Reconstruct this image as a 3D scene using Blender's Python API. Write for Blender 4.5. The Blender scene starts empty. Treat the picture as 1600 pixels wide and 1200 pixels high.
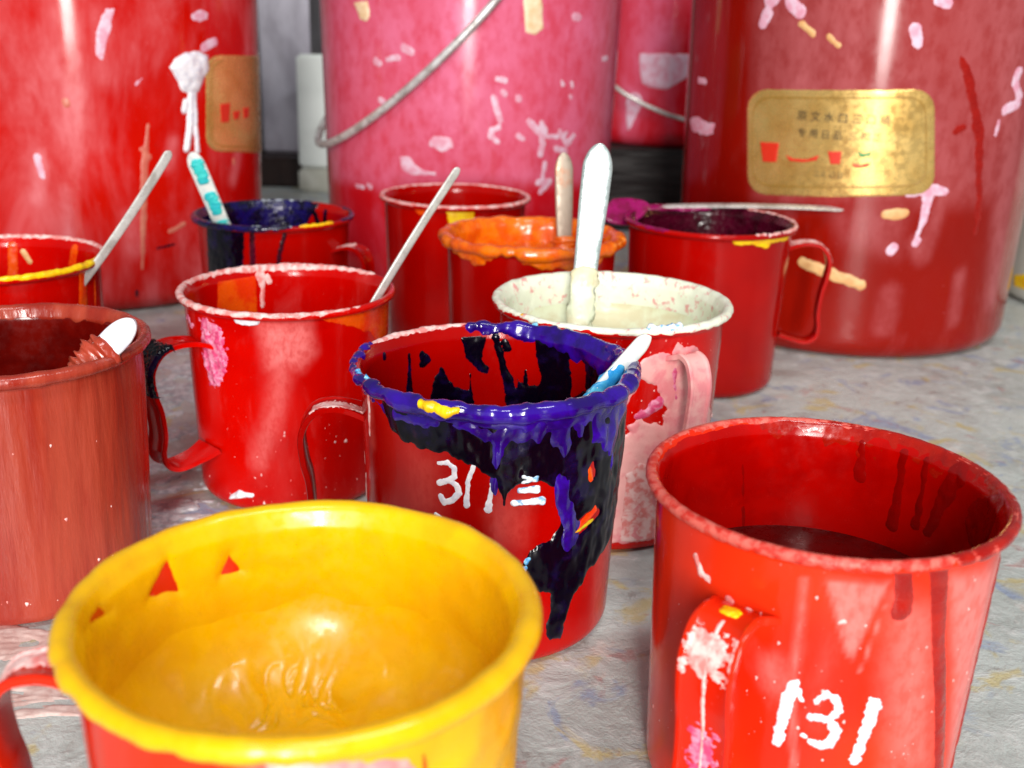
import bpy, math
import numpy as np
from mathutils import Matrix, Vector

scene = bpy.context.scene
COL = scene.collection
rad = math.radians

# ------------------------------------------------------------------ camera
F_PX, PITCH, ROLL, CAM_Z = 1708.4, rad(18.693), rad(1.714), 0.2554   # for a 1600 x 1200 picture
_c, _s = math.cos(PITCH), math.sin(PITCH)
_fwd = np.array([0, _c, -_s]); _r0 = np.array([1., 0, 0]); _u0 = np.array([0, _s, _c])
_right = _r0 * math.cos(ROLL) + _u0 * math.sin(ROLL)
_up = _u0 * math.cos(ROLL) - _r0 * math.sin(ROLL)
CAM = np.array([0, 0, CAM_Z])
cam = bpy.data.cameras.new('camera'); cam_o = bpy.data.objects.new('camera', cam); COL.objects.link(cam_o)
M = Matrix.Identity(4)
for i in range(3):
    M[i][0], M[i][1], M[i][2], M[i][3] = _right[i], _up[i], -_fwd[i], CAM[i]
cam_o.matrix_world = M
cam.sensor_width = 36; cam.lens = 36 * F_PX / 1600
cam.clip_start = 0.01; cam.clip_end = 50
cam.dof.use_dof = True; cam.dof.focus_distance = 0.44; cam.dof.aperture_fstop = 12.5
scene.camera = cam_o

# ------------------------------------------------------------------ light
world = bpy.data.worlds.new('World'); scene.world = world; world.use_nodes = True
bg = world.node_tree.nodes['Background']; bg.inputs[0].default_value = (0.95, 0.97, 1.0, 1); bg.inputs[1].default_value = 0.19
def area(name, loc, target, sx, sy, power, col):
    l = bpy.data.lights.new(name, 'AREA'); l.shape = 'RECTANGLE'; l.size = sx; l.size_y = sy; l.energy = power; l.color = col
    o = bpy.data.objects.new(name, l); COL.objects.link(o); o.location = loc
    d = Vector(target) - Vector(loc); o.rotation_euler = d.to_track_quat('-Z', 'Y').to_euler(); return o
area('window_light', (0.02, -2.1, 0.86), (0.0, 0.6, 0.7), 0.36, 1.72, 104, (1.0, 0.965, 0.92))
area('ceiling_lamp', (0.35, -0.25, 1.8), (0.0, 0.5, 0), 1.2, 0.16, 14, (0.97, 0.99, 1.0))
scene.cycles.max_bounces = 6; scene.cycles.diffuse_bounces = 3; scene.cycles.glossy_bounces = 3; scene.cycles.transmission_bounces = 2
scene.view_settings.view_transform = 'Standard'; scene.view_settings.look = 'None'
scene.view_settings.exposure = 0.12; scene.view_settings.gamma = 1; scene.view_settings.use_curve_mapping = False

# ------------------------------------------------------------------ helpers
def ray(px, py):
    d = _fwd + _right * (px - 800) / F_PX + _up * (600 - py) / F_PX
    return d
def at_y(px, py, y):
    d = ray(px, py); return CAM + d * (y - CAM[1]) / d[1]
def at_z(px, py, z):
    d = ray(px, py); return CAM + d * (z - CAM[2]) / d[2]
def lin(r, g, b):
    f = lambda v: (v / 255) / 12.92 if v <= 10.3 else ((v / 255 + .055) / 1.055) ** 2.4
    return (f(r), f(g), f(b), 1)
def _hash(ix, iy, iz, seed):
    h = (ix.astype(np.int64) * 374761393 + iy.astype(np.int64) * 668265263 + iz.astype(np.int64) * 2147483647 + seed * 1274126177) & 0xffffffff
    h = ((h ^ (h >> 13)) * 1274126177) & 0xffffffff
    h = ((h ^ (h >> 16)) * 2246822519) & 0xffffffff
    return ((h ^ (h >> 15)) & 0xffffff) / float(0xffffff)
_G = np.array([(1,1,0),(-1,1,0),(1,-1,0),(-1,-1,0),(1,0,1),(-1,0,1),(1,0,-1),(-1,0,-1),(0,1,1),(0,-1,1),(0,1,-1),(0,-1,-1)], float)
def vnoise(P, seed=0):
    i = np.floor(P).astype(np.int64); g = P - i; f = g * g * g * (g * (g * 6 - 15) + 10)
    x, y, z = i[..., 0], i[..., 1], i[..., 2]; u, v, w = f[..., 0], f[..., 1], f[..., 2]
    def L(a, b, t): return a + (b - a) * t
    def D(a, b, d):
        q = _G[(_hash(x + a, y + b, z + d, seed) * 11.999).astype(int)]
        return q[..., 0] * (g[..., 0] - a) + q[..., 1] * (g[..., 1] - b) + q[..., 2] * (g[..., 2] - d)
    r = L(L(L(D(0, 0, 0), D(1, 0, 0), u), L(D(0, 1, 0), D(1, 1, 0), u), v),
          L(L(D(0, 0, 1), D(1, 0, 1), u), L(D(0, 1, 1), D(1, 1, 1), u), v), w)
    return r * 1.5
def fbm(P, seed=0, octv=3, gain=.5):
    r = 0; a = 1; t = 0
    for k in range(octv):
        r = r + a * vnoise(P * 2 ** k + 17.3 * k, seed + k); t += a; a *= gain
    return r / t
def sstep(x, a, b):
    t = np.clip((x - a) / (b - a), 0, 1); return t * t * (3 - 2 * t)
def sd_poly(U, S, pts):
    p = np.asarray(pts); n = len(p); d = np.full(U.shape, 1e9); ins = np.zeros(U.shape, bool)
    for i in range(n):
        a, b = p[i], p[(i + 1) % n]; ex, ey = b - a
        wx, wy = U - a[0], S - a[1]
        t = np.clip((wx * ex + wy * ey) / (ex * ex + ey * ey + 1e-18), 0, 1)
        d = np.minimum(d, (wx - ex * t) ** 2 + (wy - ey * t) ** 2)
        if abs(ey) > 1e-12:
            c = ((a[1] > S) != (b[1] > S)) & (U < ex * (S - a[1]) / ey + a[0]); ins ^= c
    d = np.sqrt(d); return np.where(ins, -d, d)
def sd_line(U, S, pts, w):
    p = np.asarray(pts); best = np.full(U.shape, 1e9); n = len(p)
    ww = np.interp(np.linspace(0, 1, n), np.linspace(0, 1, len(w)), w) if np.ndim(w) else np.full(n, w)
    if n == 1: return np.hypot(U - p[0][0], S - p[0][1]) - ww[0]
    for i in range(n - 1):
        a, b = p[i], p[i + 1]; ex, ey = b - a
        wx, wy = U - a[0], S - a[1]
        t = np.clip((wx * ex + wy * ey) / (ex * ex + ey * ey + 1e-18), 0, 1)
        best = np.minimum(best, np.hypot(wx - ex * t, wy - ey * t) - (ww[i] * (1 - t) + ww[i + 1] * t))
    return best
def mesh_np(name, V, Q, mat, parent=None, smooth=True, loc=None, tris=None, sharp=None):
    me = bpy.data.meshes.new(name)
    V = np.ascontiguousarray(V, np.float32).reshape(-1, 3); Q = np.asarray(Q, np.int32).reshape(-1, 4)
    T = np.asarray(tris, np.int32).reshape(-1, 3) if tris is not None else np.zeros((0, 3), np.int32)
    me.vertices.add(len(V)); me.vertices.foreach_set('co', V.ravel())
    nl = Q.size + T.size; me.loops.add(nl)
    me.loops.foreach_set('vertex_index', np.concatenate([Q.ravel(), T.ravel()]))
    me.polygons.add(len(Q) + len(T))
    st = np.concatenate([np.arange(len(Q)) * 4, Q.size + np.arange(len(T)) * 3]).astype(np.int32)
    me.polygons.foreach_set('loop_start', st)
    me.update(calc_edges=True); me.validate()
    me.polygons.foreach_set('use_smooth', np.full(len(me.polygons), smooth))
    if sharp: me.set_sharp_from_angle(angle=rad(sharp))
    me.materials.append(mat)
    o = bpy.data.objects.new(name, me); COL.objects.link(o)
    if parent is not None: o.parent = parent
    if loc is not None: o.location = loc
    return o
def components(Q, nv):
    lab = np.arange(nv)
    while True:
        m = lab[Q].min(1); new = lab.copy()
        for c in range(4): np.minimum.at(new, Q[:, c], m)
        new = new[new]
        if (new == lab).all(): break
        lab = new
    return lab[Q[:, 0]]
def pieces(name, V, Q, mat, parent, small):
    """each separate piece of paint becomes its own part; crumbs too small to pick apart stay joined as stuff"""
    if not len(Q): return []
    lb = components(Q, len(V)); ids, inv, cnt = np.unique(lb, return_inverse=True, return_counts=True)
    e1 = V[Q[:, 2]] - V[Q[:, 0]]; e2 = V[Q[:, 3]] - V[Q[:, 1]]; ar = .5 * np.linalg.norm(np.cross(e1, e2), axis=1)
    area = np.bincount(inv, ar); out = []; order = np.argsort(-area); big = [k for k in order if area[k] > small][:60]
    if not big: big = [order[0]]
    for k in big:
        q = Q[inv == k]; used, iv = np.unique(q, return_inverse=True); out.append(mesh_np(name, V[used], iv.reshape(-1, 4), mat, parent))
    rest = ~np.isin(inv, big) & (cnt[inv] > 5)
    if rest.any():
        q = Q[rest]; used, iv = np.unique(q, return_inverse=True); o = mesh_np('paint_crumbs', V[used], iv.reshape(-1, 4), mat, parent); o['kind'] = 'stuff'
    return out
def grid_quads(nu, nv, wrap=False):
    i, j = np.meshgrid(np.arange(nu if wrap else nu - 1), np.arange(nv - 1), indexing='ij')
    i2 = (i + 1) % nu
    return np.stack([i * nv + j, i2 * nv + j, i2 * nv + j + 1, i * nv + j + 1], -1).reshape(-1, 4)
def tag(o, label=None, cat=None, group=None, kind=None):
    if label: o['label'] = label
    if cat: o['category'] = cat
    if group: o['group'] = group
    if kind: o['kind'] = kind
    return o
def empty(name, loc):
    o = bpy.data.objects.new(name, None); COL.objects.link(o); o.location = loc; o.empty_display_size = .02; return o

# ------------------------------------------------------------------ materials
class NT:
    def __init__(s, name):
        s.m = bpy.data.materials.new(name); s.m.use_nodes = True; s.t = s.m.node_tree
        s.b = s.t.nodes['Principled BSDF']
    def n(s, typ, **k):
        nd = s.t.nodes.new(typ)
        for a, v in k.items():
            if isinstance(a, str) and hasattr(nd, a): setattr(nd, a, v)
        return nd
    def l(s, a, b): s.t.links.new(a, b)
    def noise(s, scale, detail=4, stretch=None, rough=.6, dist=0, w=None):
        tc = s.n('ShaderNodeTexCoord'); mp = s.n('ShaderNodeMapping'); s.l(tc.outputs['Object'], mp.inputs[0])
        if stretch: mp.inputs['Scale'].default_value = stretch
        nz = s.n('ShaderNodeTexNoise'); nz.noise_dimensions = '3D'
        s.l(mp.outputs[0], nz.inputs['Vector']); nz.inputs['Scale'].default_value = scale
        nz.inputs['Detail'].default_value = detail; nz.inputs['Roughness'].default_value = rough; nz.inputs['Distortion'].default_value = dist
        if w is None:
            oi = s.n('ShaderNodeObjectInfo'); ml = s.n('ShaderNodeMath'); ml.operation = 'MULTIPLY'; ml.inputs[1].default_value = 37
            s.l(oi.outputs['Random'], ml.inputs[0]); s.l(ml.outputs[0], mp.inputs['Location'])
        else: mp.inputs['Location'].default_value = (w, w * .7, w * .3)
        return nz.outputs['Fac']
    def ramp(s, fac, a, b, c0=0, c1=1):
        r = s.n('ShaderNodeMapRange'); r.clamp = True; r.interpolation_type = 'SMOOTHSTEP'
        r.inputs['From Min'].default_value = a; r.inputs['From Max'].default_value = b
        r.inputs['To Min'].default_value = c0; r.inputs['To Max'].default_value = c1; s.l(fac, r.inputs['Value']); return r.outputs[0]
    def math(s, op, a, b=None):
        m = s.n('ShaderNodeMath'); m.operation = op; m.use_clamp = op in ('ADD',)
        for i, v in enumerate((a, b)):
            if v is None: continue
            if isinstance(v, (int, float)): m.inputs[i].default_value = v
            else: s.l(v, m.inputs[i])
        return m.outputs[0]
    def mix(s, fac, a, b):
        m = s.n('ShaderNodeMix'); m.data_type = 'RGBA'
        for i, v in ((0, fac), (6, a), (7, b)):
            if isinstance(v, (int, float)): m.inputs[i].default_value = v
            elif isinstance(v, tuple): m.inputs[i].default_value = v
            else: s.l(v, m.inputs[i])
        return m.outputs[2]
    def bump(s, h, strength, dist):
        b = s.n('ShaderNodeBump'); b.inputs['Strength'].default_value = strength; b.inputs['Distance'].default_value = dist
        s.l(h, b.inputs['Height']); s.l(b.outputs[0], s.b.inputs['Normal'])
    def set(s, **k):
        for a, v in k.items():
            i = s.b.inputs[a.replace('_', ' ')]
            if isinstance(v, (int, float, tuple)): i.default_value = v
            else: s.l(v, i)
        return s.m
def plastic(name, base, dark, film_sheen, film_amt=.35, film_lo=.52, film_hi=.75, stretch=(1, 1, .35), scale=55, rough=.17, bump=.12):
    t = NT(name)
    at = t.n('ShaderNodeAttribute'); at.attribute_name = 'film'
    n1 = t.noise(scale, 5, stretch, .65, .4); n2 = t.noise(scale * 7, 3, (1, 1, .6), .6); n3 = t.noise(scale * .35, 2)
    g = t.math('MULTIPLY', t.ramp(n1, film_lo, film_hi), film_amt)
    nn = t.ramp(n2, .3, .62, .55, 1.0)
    a = t.math('MULTIPLY', at.outputs['Fac'], nn)
    fac = t.math('ADD', g, a)
    col = t.mix(t.ramp(n3, .35, .7), base, dark)
    sp = t.ramp(t.noise(scale * 22, 2), .73, .78, 0, .7)
    col = t.mix(fac, col, film_sheen); col = t.mix(sp, col, film_sheen)
    t.set(Base_Color=col, Roughness=t.math('ADD', t.ramp(n2, .3, .7, rough * .8, rough * 1.3), t.math('MULTIPLY', fac, .08)), Specular_IOR_Level=.3)
    t.bump(t.math('ADD', t.math('MULTIPLY', n2, .3), n3), bump, .002)
    return t.m
def paint(name, col, col2=None, rough=.28, scale=160, bump=.25, bdist=.0008, lo=.4, hi=.62, stretch=None, metallic=0, coat=.0, spec=.5):
    t = NT(name)
    n1 = t.noise(scale, 4, stretch, .6, .3); n2 = t.noise(scale * 5, 3, stretch)
    c = t.mix(t.ramp(n1, lo, hi), col, col2) if col2 else col
    t.set(Base_Color=c, Roughness=t.ramp(n2, .3, .7, rough * .7, rough * 1.4), Metallic=metallic, Specular_IOR_Level=spec, Coat_Weight=coat, Coat_Roughness=.08)
    if bump: t.bump(t.math('ADD', n1, t.math('MULTIPLY', n2, .4)), bump, bdist)
    return t.m
RED = lin(202, 6, 0); RED2 = lin(182, 1, 0); PINKF = lin(232, 122, 120)
MT = {
 'red': plastic('red_plastic', RED, RED2, PINKF, .12),
 'red_front': plastic('scuffed_red_plastic', lin(226, 52, 18), lin(214, 34, 10), lin(240, 134, 128), .18, .55, .8, (1, 1, .5), 40, .16),
 'orange_red': plastic('orange_red_plastic', lin(226, 28, 10), lin(206, 8, 4), lin(236, 110, 110), .3),
 'clean_red': plastic('clean_red_plastic', lin(172, 4, 0), lin(156, 1, 0), lin(206, 76, 66), .05, .6, .85),
 'bucket_red': plastic('bucket_red_plastic', lin(200, 18, 6), lin(184, 8, 3), lin(222, 124, 130), .55, .42, .75, (1, 1, .4), 16, .1, .02),
 'bucket_pink': plastic('bucket_magenta_film', lin(196, 22, 36), lin(190, 10, 16), lin(222, 116, 150), .28, .45, .68, (1, 1, .45), 15, .1, .02),
 'bucket_brown': plastic('bucket_dark_red_film', lin(138, 16, 5), lin(120, 9, 3), lin(182, 98, 102), .34, .5, .74, (1, 1, .3), 16, .1, .02),
 'yellow': paint('yellow_paint', lin(242, 186, 0), lin(236, 176, 0), .3, 60, .06, .0004, coat=.15),
 'yellow_fleck': paint('yellow_fleck_paint', lin(248, 206, 8), lin(240, 180, 10), .3),
 'indigo': paint('indigo_paint', lin(46, 8, 142), lin(30, 4, 96), .16, 70, .15, .0008, coat=.4),
 'black': paint('black_blue_paint', lin(5, 2, 14), lin(20, 7, 52), .16, 70, .12, .0006, .5, .7, spec=.3),
 'navy': paint('navy_paint', lin(18, 8, 80), lin(8, 4, 30), .22, 140, .3, .001),
 'white': paint('white_paint', lin(238, 236, 240), lin(214, 214, 226), .4, 300, .4),
 'lilac': paint('pale_lilac_paint', lin(224, 190, 208), lin(218, 150, 172), .45, 120, .2),
 'pinkwhite': paint('pink_white_paint', lin(240, 200, 196), lin(226, 130, 126), .45, 220, .4, .0006),
 'pink': paint('pink_paint', lin(240, 176, 172), lin(232, 140, 146), .38, 90, .25),
 'hotpink': paint('rose_smear_paint', lin(214, 70, 120), lin(232, 150, 180), .4, 260, .6, .001),
 'cream': paint('cream_paint', lin(240, 218, 182), lin(226, 196, 150), .45, 160, .3),
 'mint': paint('pale_mint_paint', lin(226, 232, 204), lin(214, 206, 172), .4, 60, .25, .001),
 'mintpink': paint('mint_and_pink_paint', lin(232, 236, 216), lin(226, 160, 156), .45, 200, .5, .0008, .55, .68),
 'orange': paint('orange_paint', lin(238, 116, 6), lin(226, 88, 4), .25, 100, .3, .001, coat=.3),
 'brown': paint('brown_red_paint', lin(168, 64, 44), lin(146, 38, 24), .26, 60, .6, .0014, .35, .65, (1, 1, .14), coat=.2),
 'rimred': paint('worn_rim_paint', lin(214, 100, 88), lin(196, 40, 28), .5, 300, .6, .0006),
 'redpaint': paint('red_oxide_paint', lin(166, 20, 4), lin(150, 10, 2), .22, 120, .15, coat=.3),
 'darkred': paint('dark_red_wet_paint', lin(84, 1, 1), lin(70, 1, 1), .3, 60, .05, spec=.3),
 'orangefilm': paint('orange_film_paint', lin(232, 82, 8), lin(224, 50, 6), .25, 90, .1),
 'magenta': paint('magenta_paint', lin(150, 8, 92), lin(120, 4, 60), .2, 90, .2, coat=.3),
 'plum': paint('plum_paint', lin(76, 4, 30), lin(50, 2, 16), .22, 90, .15),
 'turquoise': paint('turquoise_paint', lin(64, 214, 208), lin(44, 190, 200), .35, 160, .3),
 'blue': paint('sky_blue_paint', lin(60, 150, 214), lin(150, 214, 236), .35, 500, .5, .0006),
 'bluewhite': paint('blue_tinted_white_paint', lin(230, 238, 246), lin(120, 176, 220), .4, 330, .4, .0006, .5, .62),
 'tan': paint('tan_paint', lin(222, 178, 120), lin(214, 158, 100), .5, 120, .3),
 'grey': paint('grey_paint', lin(168, 176, 186), lin(140, 146, 160), .5, 120, .4),
 'peach': paint('peach_paint', lin(232, 176, 150), lin(222, 150, 130), .5, 90, .3),
 'steel': paint('dull_steel', lin(216, 214, 210), lin(176, 170, 164), .3, 60, .15, .0006, .4, .7, metallic=.35),
 'bluesteel': paint('pale_steel', lin(196, 208, 208), lin(176, 190, 188), .3, 50, .1, .0006, .4, .7, metallic=.55),
 'oldsteel': paint('brown_stained_steel', lin(168, 154, 138), lin(186, 130, 100), .42, 70, .3, .0006, .5, .7, metallic=.4),
 'wire': paint('galvanised_wire', lin(214, 216, 216), lin(172, 168, 164), .38, 90, .3, .0005, metallic=.35),
 'ivory': paint('white_plastic_handle', lin(236, 236, 230), lin(214, 222, 222), .35, 200, .1),
 'gold': paint('gold_foil', lin(222, 186, 112), lin(206, 164, 88), .26, 40, .1, .0003, .35, .7, metallic=.6),
 'golddark': paint('dark_gold_line', lin(140, 104, 34), lin(150, 112, 40), .4, 60, .05),
 'ink': paint('label_ink', lin(50, 40, 24), None, .5, bump=0),
 'inkred': paint('label_red_ink', lin(210, 44, 20), None, .45, bump=0),
 'inkgreen': paint('label_green_ink', lin(20, 150, 90), None, .45, bump=0),
 'whitepail': paint('off_white_pail_plastic', lin(206, 204, 196), lin(190, 188, 178), .4, 20, .1),
}

# ------------------------------------------------------------------ vessels
class Vessel:
    """A lathe body; its whole outer + lip + inner profile is one arc length s, so paint can lie on it as real relief."""
    def __init__(v, name, x, y, prof, k, keys, z0=0):
        v.x, v.y, v.k, v.z0 = x, y, k, z0
        v.P = np.array(prof) * k
        d = np.hypot(*np.diff(v.P, axis=0).T); v.S = np.r_[0, np.cumsum(d)]
        tg = np.gradient(v.P, v.S, axis=0); tg /= np.linalg.norm(tg, axis=1)[:, None] + 1e-12
        v.N = np.stack([tg[:, 1], -tg[:, 0]], 1)
        v.so, v.sl, v.st, v.si, v.sb = [v.S[i] for i in keys]      # outer wall start, under lip, lip top, inner start, inner bottom
        io, il, it, ii, ib = keys
        v.zo, v.ro = v.P[io:il + 1, 1], v.P[io:il + 1, 0]
        v.zi, v.ri = v.P[ii:ib + 1, 1][::-1], v.P[ii:ib + 1, 0][::-1]
        v.H = v.P[it, 1]; v.R = v.P[il, 0]
        v.root = empty(name, (x, y, z0))
        v.films = []  # soft strokes of pale film, some painting sheen into the colour
    def pr(v, s):
        return (np.interp(s, v.S, v.P[:, 0]), np.interp(s, v.S, v.P[:, 1]), np.interp(s, v.S, v.N[:, 0]), np.interp(s, v.S, v.N[:, 1]))
    def s_out(v, z): return v.so + (np.clip(z, v.zo[0], v.zo[-1]) - v.zo[0]) / (v.zo[-1] - v.zo[0]) * (v.sl - v.so)
    def s_in(v, z): return v.sb - (np.clip(z, v.zi[0], v.zi[-1]) - v.zi[0]) / (v.zi[-1] - v.zi[0]) * (v.sb - v.si)
    def hit(v, px, py, side='o'):
        d = ray(px, py); t = np.linspace(.05, 3, 9000); p = CAM + t[:, None] * d
        rho = np.hypot(p[:, 0] - v.x, p[:, 1] - v.y); z = p[:, 2] - v.z0
        if side == 'o':
            g = rho - np.interp(z, v.zo, v.ro); g[(z < -.02) | (z > v.H * 1.3)] = 1
            w = np.nonzero(g < 0)[0]; i = w[0] if len(w) else int(np.argmin(g))
            a = math.atan2(p[i, 1] - v.y, p[i, 0] - v.x)
            if a > math.pi / 2: a -= 2 * math.pi
            return a, float(v.s_out(z[i]))
        g = rho - np.interp(z, v.zi, v.ri); g[(z < 0) | (z > v.H * 1.3)] = 1
        w = np.nonzero(g < 0)[0]; i = w[-1] if len(w) else int(np.argmin(g))
        a = math.atan2(p[i, 1] - v.y, p[i, 0] - v.x)
        if a < -math.pi / 2: a += 2 * math.pi
        return a, float(v.s_in(z[i]))
    def rim_az(v, px, py):
        p = at_z(px, py, v.H); return math.degrees(math.atan2(p[1] - v.y, p[0] - v.x))
    def map(v, feats, side):
        out = []
        for f in feats:
            pts = [v.hit(x, y, side) for x, y in f[1]]
            out.append((f[0], [(a * v.R, s) for a, s in pts]) + tuple(f[2:]))
        return out
    @staticmethod
    def inside(mapped, U, S):
        r = np.full(U.shape, -1.)
        for f in mapped:
            r = np.maximum(r, -sd_poly(U, S, f[1]) if f[0] == 'p' else -sd_line(U, S, f[1], f[2]))
        return r
    def body(v, mat, nphi=192, name='body'):
        A = np.linspace(0, 2 * np.pi, nphi, endpoint=False)
        s = []
        for a, b in zip(v.S[:-1], v.S[1:]):
            s += list(np.linspace(a, b, max(1, int((b - a) / (.0016 if v.R < .08 else .004))), endpoint=False))
        s = np.array(s + [v.S[-1]]); r, z, _, _ = v.pr(s)
        V = np.stack([np.cos(A)[:, None] * r, np.sin(A)[:, None] * r, np.ones(nphi)[:, None] * z], -1)
        o = mesh_np(name, V.reshape(-1, 3), grid_quads(nphi, len(s), True), mat, v.root)
        if v.films:
            val = np.zeros((nphi, len(s)))
            for side, feats, soft, amt in v.films:
                m = v.map(feats, side)
                Aw = np.where(A > np.pi / 2, A - 2 * np.pi, A) if side == 'o' else np.where(A > 1.5 * np.pi, A - 2 * np.pi, A)
                U = np.repeat((Aw * v.R)[:, None], len(s), 1); SS = np.repeat(s[None], nphi, 0)
                w = sstep(v.inside(m, U, SS), -soft, soft) * amt
                w[(SS > v.st) if side == 'o' else (SS < v.st)] = 0
                val = np.maximum(val, w)
            at = o.data.attributes.new('film', 'FLOAT', 'POINT'); at.data.foreach_set('value', val.ravel().astype(np.float32))
        return o
    def coat(v, name, mat, a0, a1, s0, s1, res, hf, full=False, kind=None):
        na = int((a1 - a0) * v.R / res) + 2; ns = int((s1 - s0) / res) + 2
        A = np.linspace(a0, a1, na, endpoint=not full); s = np.linspace(s0, s1, ns)
        A2, S2 = np.meshgrid(A, s, indexing='ij'); r, z, nr, nz = v.pr(S2)
        P = np.stack([r * np.cos(A2), r * np.sin(A2), z], -1)
        h = np.maximum(hf(A2, S2, P), -.0006)
        V = np.stack([(r + nr * h) * np.cos(A2), (r + nr * h) * np.sin(A2), z + nz * h], -1).reshape(-1, 3)
        Q = grid_quads(na, ns, full)
        keep = (h.ravel()[Q] > -.0003).any(1); Q = Q[keep]
        return pieces(name, V, Q, mat, v.root, 8e-6 if v.R < .08 else 1.6e-5)
    def dabs(v, name, mat, side, feats, T=.0004, e=.0008, na=.0006, nf=300, res=None, seed=1, nz=1., rough=.25, cut=None):
        """paint shapes traced on the wall: 'p' outlines, 'l' strokes (half width in metres)"""
        m = v.map(feats, side); pts = np.concatenate([np.array(f[1]) for f in m]); wmax = max([np.max(f[2]) for f in m if f[0] == 'l'] + [0]) + .003
        mc = v.map(cut, side) if cut else None
        res = res or (.0007 if v.R < .08 else .0012)
        a0, a1 = (pts[:, 0].min() - wmax) / v.R, (pts[:, 0].max() + wmax) / v.R
        lo, hi = (v.so - .004, v.st) if side == 'o' else (v.st, v.sb)
        s0, s1 = max(lo, pts[:, 1].min() - wmax), min(hi, pts[:, 1].max() + wmax)
        def hf(A, S, P):
            Pn = P * np.array([nf, nf, nf * nz])
            ins = v.inside(m, A * v.R, S) + na * fbm(Pn, seed, 3)
            if mc: ins = np.minimum(ins, -v.inside(mc, A * v.R, S) + na * fbm(Pn, seed + 9, 2))
            lump = 1 + rough * 2 * fbm(Pn * .7, seed + 5, 2)
            return np.where(ins > 0, T * lump * (1 - np.exp(-np.maximum(ins, 0) / e)), ins * .6)
        return v.coat(name, mat, a0, a1, s0, s1, res, hf)
    def rim(v, name, mat, keys, T=.0008, e=.001, na=.0012, nf=170, seed=3, res=.0009, lump=.5, nz=1., smax=None, smin=None, cut=None, lumpf=260, drip=0, side='i'):
        """paint over the lip; keys = (azimuth, reach down outside mm, reach down inside mm); negative reach = bare"""
        k = sorted(keys); az = np.array([q[0] for q in k], float)
        az3 = np.r_[az - 360, az, az + 360]; do = np.tile([q[1] for q in k], 3) * .001; di = np.tile([q[2] for q in k], 3) * .001
        s0 = max(v.so - .003, v.st - max(q[1] for q in k) * .001 - .008); s1 = min(v.sb, v.st + max(q[2] for q in k) * .001 + .008)
        mc = v.map(cut, side) if cut else None
        def hf(A, S, P):
            d = np.degrees(A); a = np.interp(d, az3, do); b = np.interp(d, az3, di)
            Pn = P * np.array([nf, nf, nf * nz])
            wob = na * fbm(Pn, seed, 4)
            if drip:
                Q = np.stack([np.cos(A) * v.R, np.sin(A) * v.R, 0 * A], -1)
                wob = wob + drip * (np.maximum(fbm(Q * 130, seed + 3, 2), -.1))
            ins = np.minimum(S - (v.st - a), (v.st + b) - S) + wob
            if mc:
                Aw = np.where(A > np.pi / 2, A - 2 * np.pi, A) if side == 'o' else A
                c = -v.inside(mc, Aw * v.R, S); c = np.where((S > v.st) if side == 'i' else (S < v.st), c, 1)
                ins = np.minimum(ins, c + .3 * na * fbm(Pn * 2, seed + 9, 2))
            h = T * np.maximum(.25, 1 + lump * fbm(P * np.array([lumpf, lumpf, lumpf * min(nz, 1)]), seed + 5, 2) * 1.3) * (1 - np.exp(-np.maximum(ins, 0) / e))
            return np.where(ins > 0, h, ins * .6)
        return v.coat(name, mat, 0, 2 * np.pi, s0, s1, res, hf, full=True)
    def pool(v, name, mat, level, amp=.0008, freq=60, seed=5, men=.002, fold=0., res=.001, ms=.004, fil=0):
        z0 = level * v.k; r1 = float(np.interp(z0, v.zi, v.ri)) + .0008
        nr = int(r1 / res) + 2; na = int(2 * np.pi * r1 / res / 1.3)
        A = np.linspace(0, 2 * np.pi, na, endpoint=False); r = np.linspace(.0002, r1, nr)
        if fil: r1 = float(np.interp(z0 + fil, v.zi, v.ri)) - .0008; r = np.r_[np.linspace(.0002, r1 - .004, nr), r1 - .004 * (1 - np.linspace(0, 1, 16)[1:]) ** 2.2]; nr = len(r)
        A2, R2 = np.meshgrid(A, r, indexing='ij'); x, y = R2 * np.cos(A2), R2 * np.sin(A2)
        P = np.stack([x, y, 0 * x], -1)
        d_ = np.clip(r1 - R2, 0, 1)
        z = z0 + amp * fbm(P * freq, seed, 3) * sstep(d_, 0, .006) + (men * np.exp(-d_ / ms) if not fil else fil - np.sqrt(np.maximum(0, fil ** 2 - np.maximum(0, fil - d_) ** 2)))
        if fold:
            wp = np.stack([fbm(P * 40, seed + 11, 2), fbm(P * 40, seed + 12, 2), 0 * x], -1)
            Pw = P + wp * .013
            q = fbm(Pw * np.array([52, 40, 1]), seed + 13, 2, .45); ridge = np.abs(fbm(Pw * np.array([70, 48, 1]), seed + 23, 3, .45))
            fine = fbm(Pw * 190, seed + 33, 2)
            wt = sstep(r1 - R2, .002, .02)
            loc = sstep(fbm(P * 30 + 3, seed + 41, 2), -.45, .15)
            z = z + fold * wt * (.6 * q - .55 * loc * np.exp(-ridge / .05) + .05 * loc * fine + .5 * loc * fbm(Pw * np.array([92, 82, 1]), seed + 51, 2))
        V = np.stack([x, y, z], -1)
        return mesh_np(name, V.reshape(-1, 3), grid_quads(na, nr, True), mat, v.root)
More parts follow.
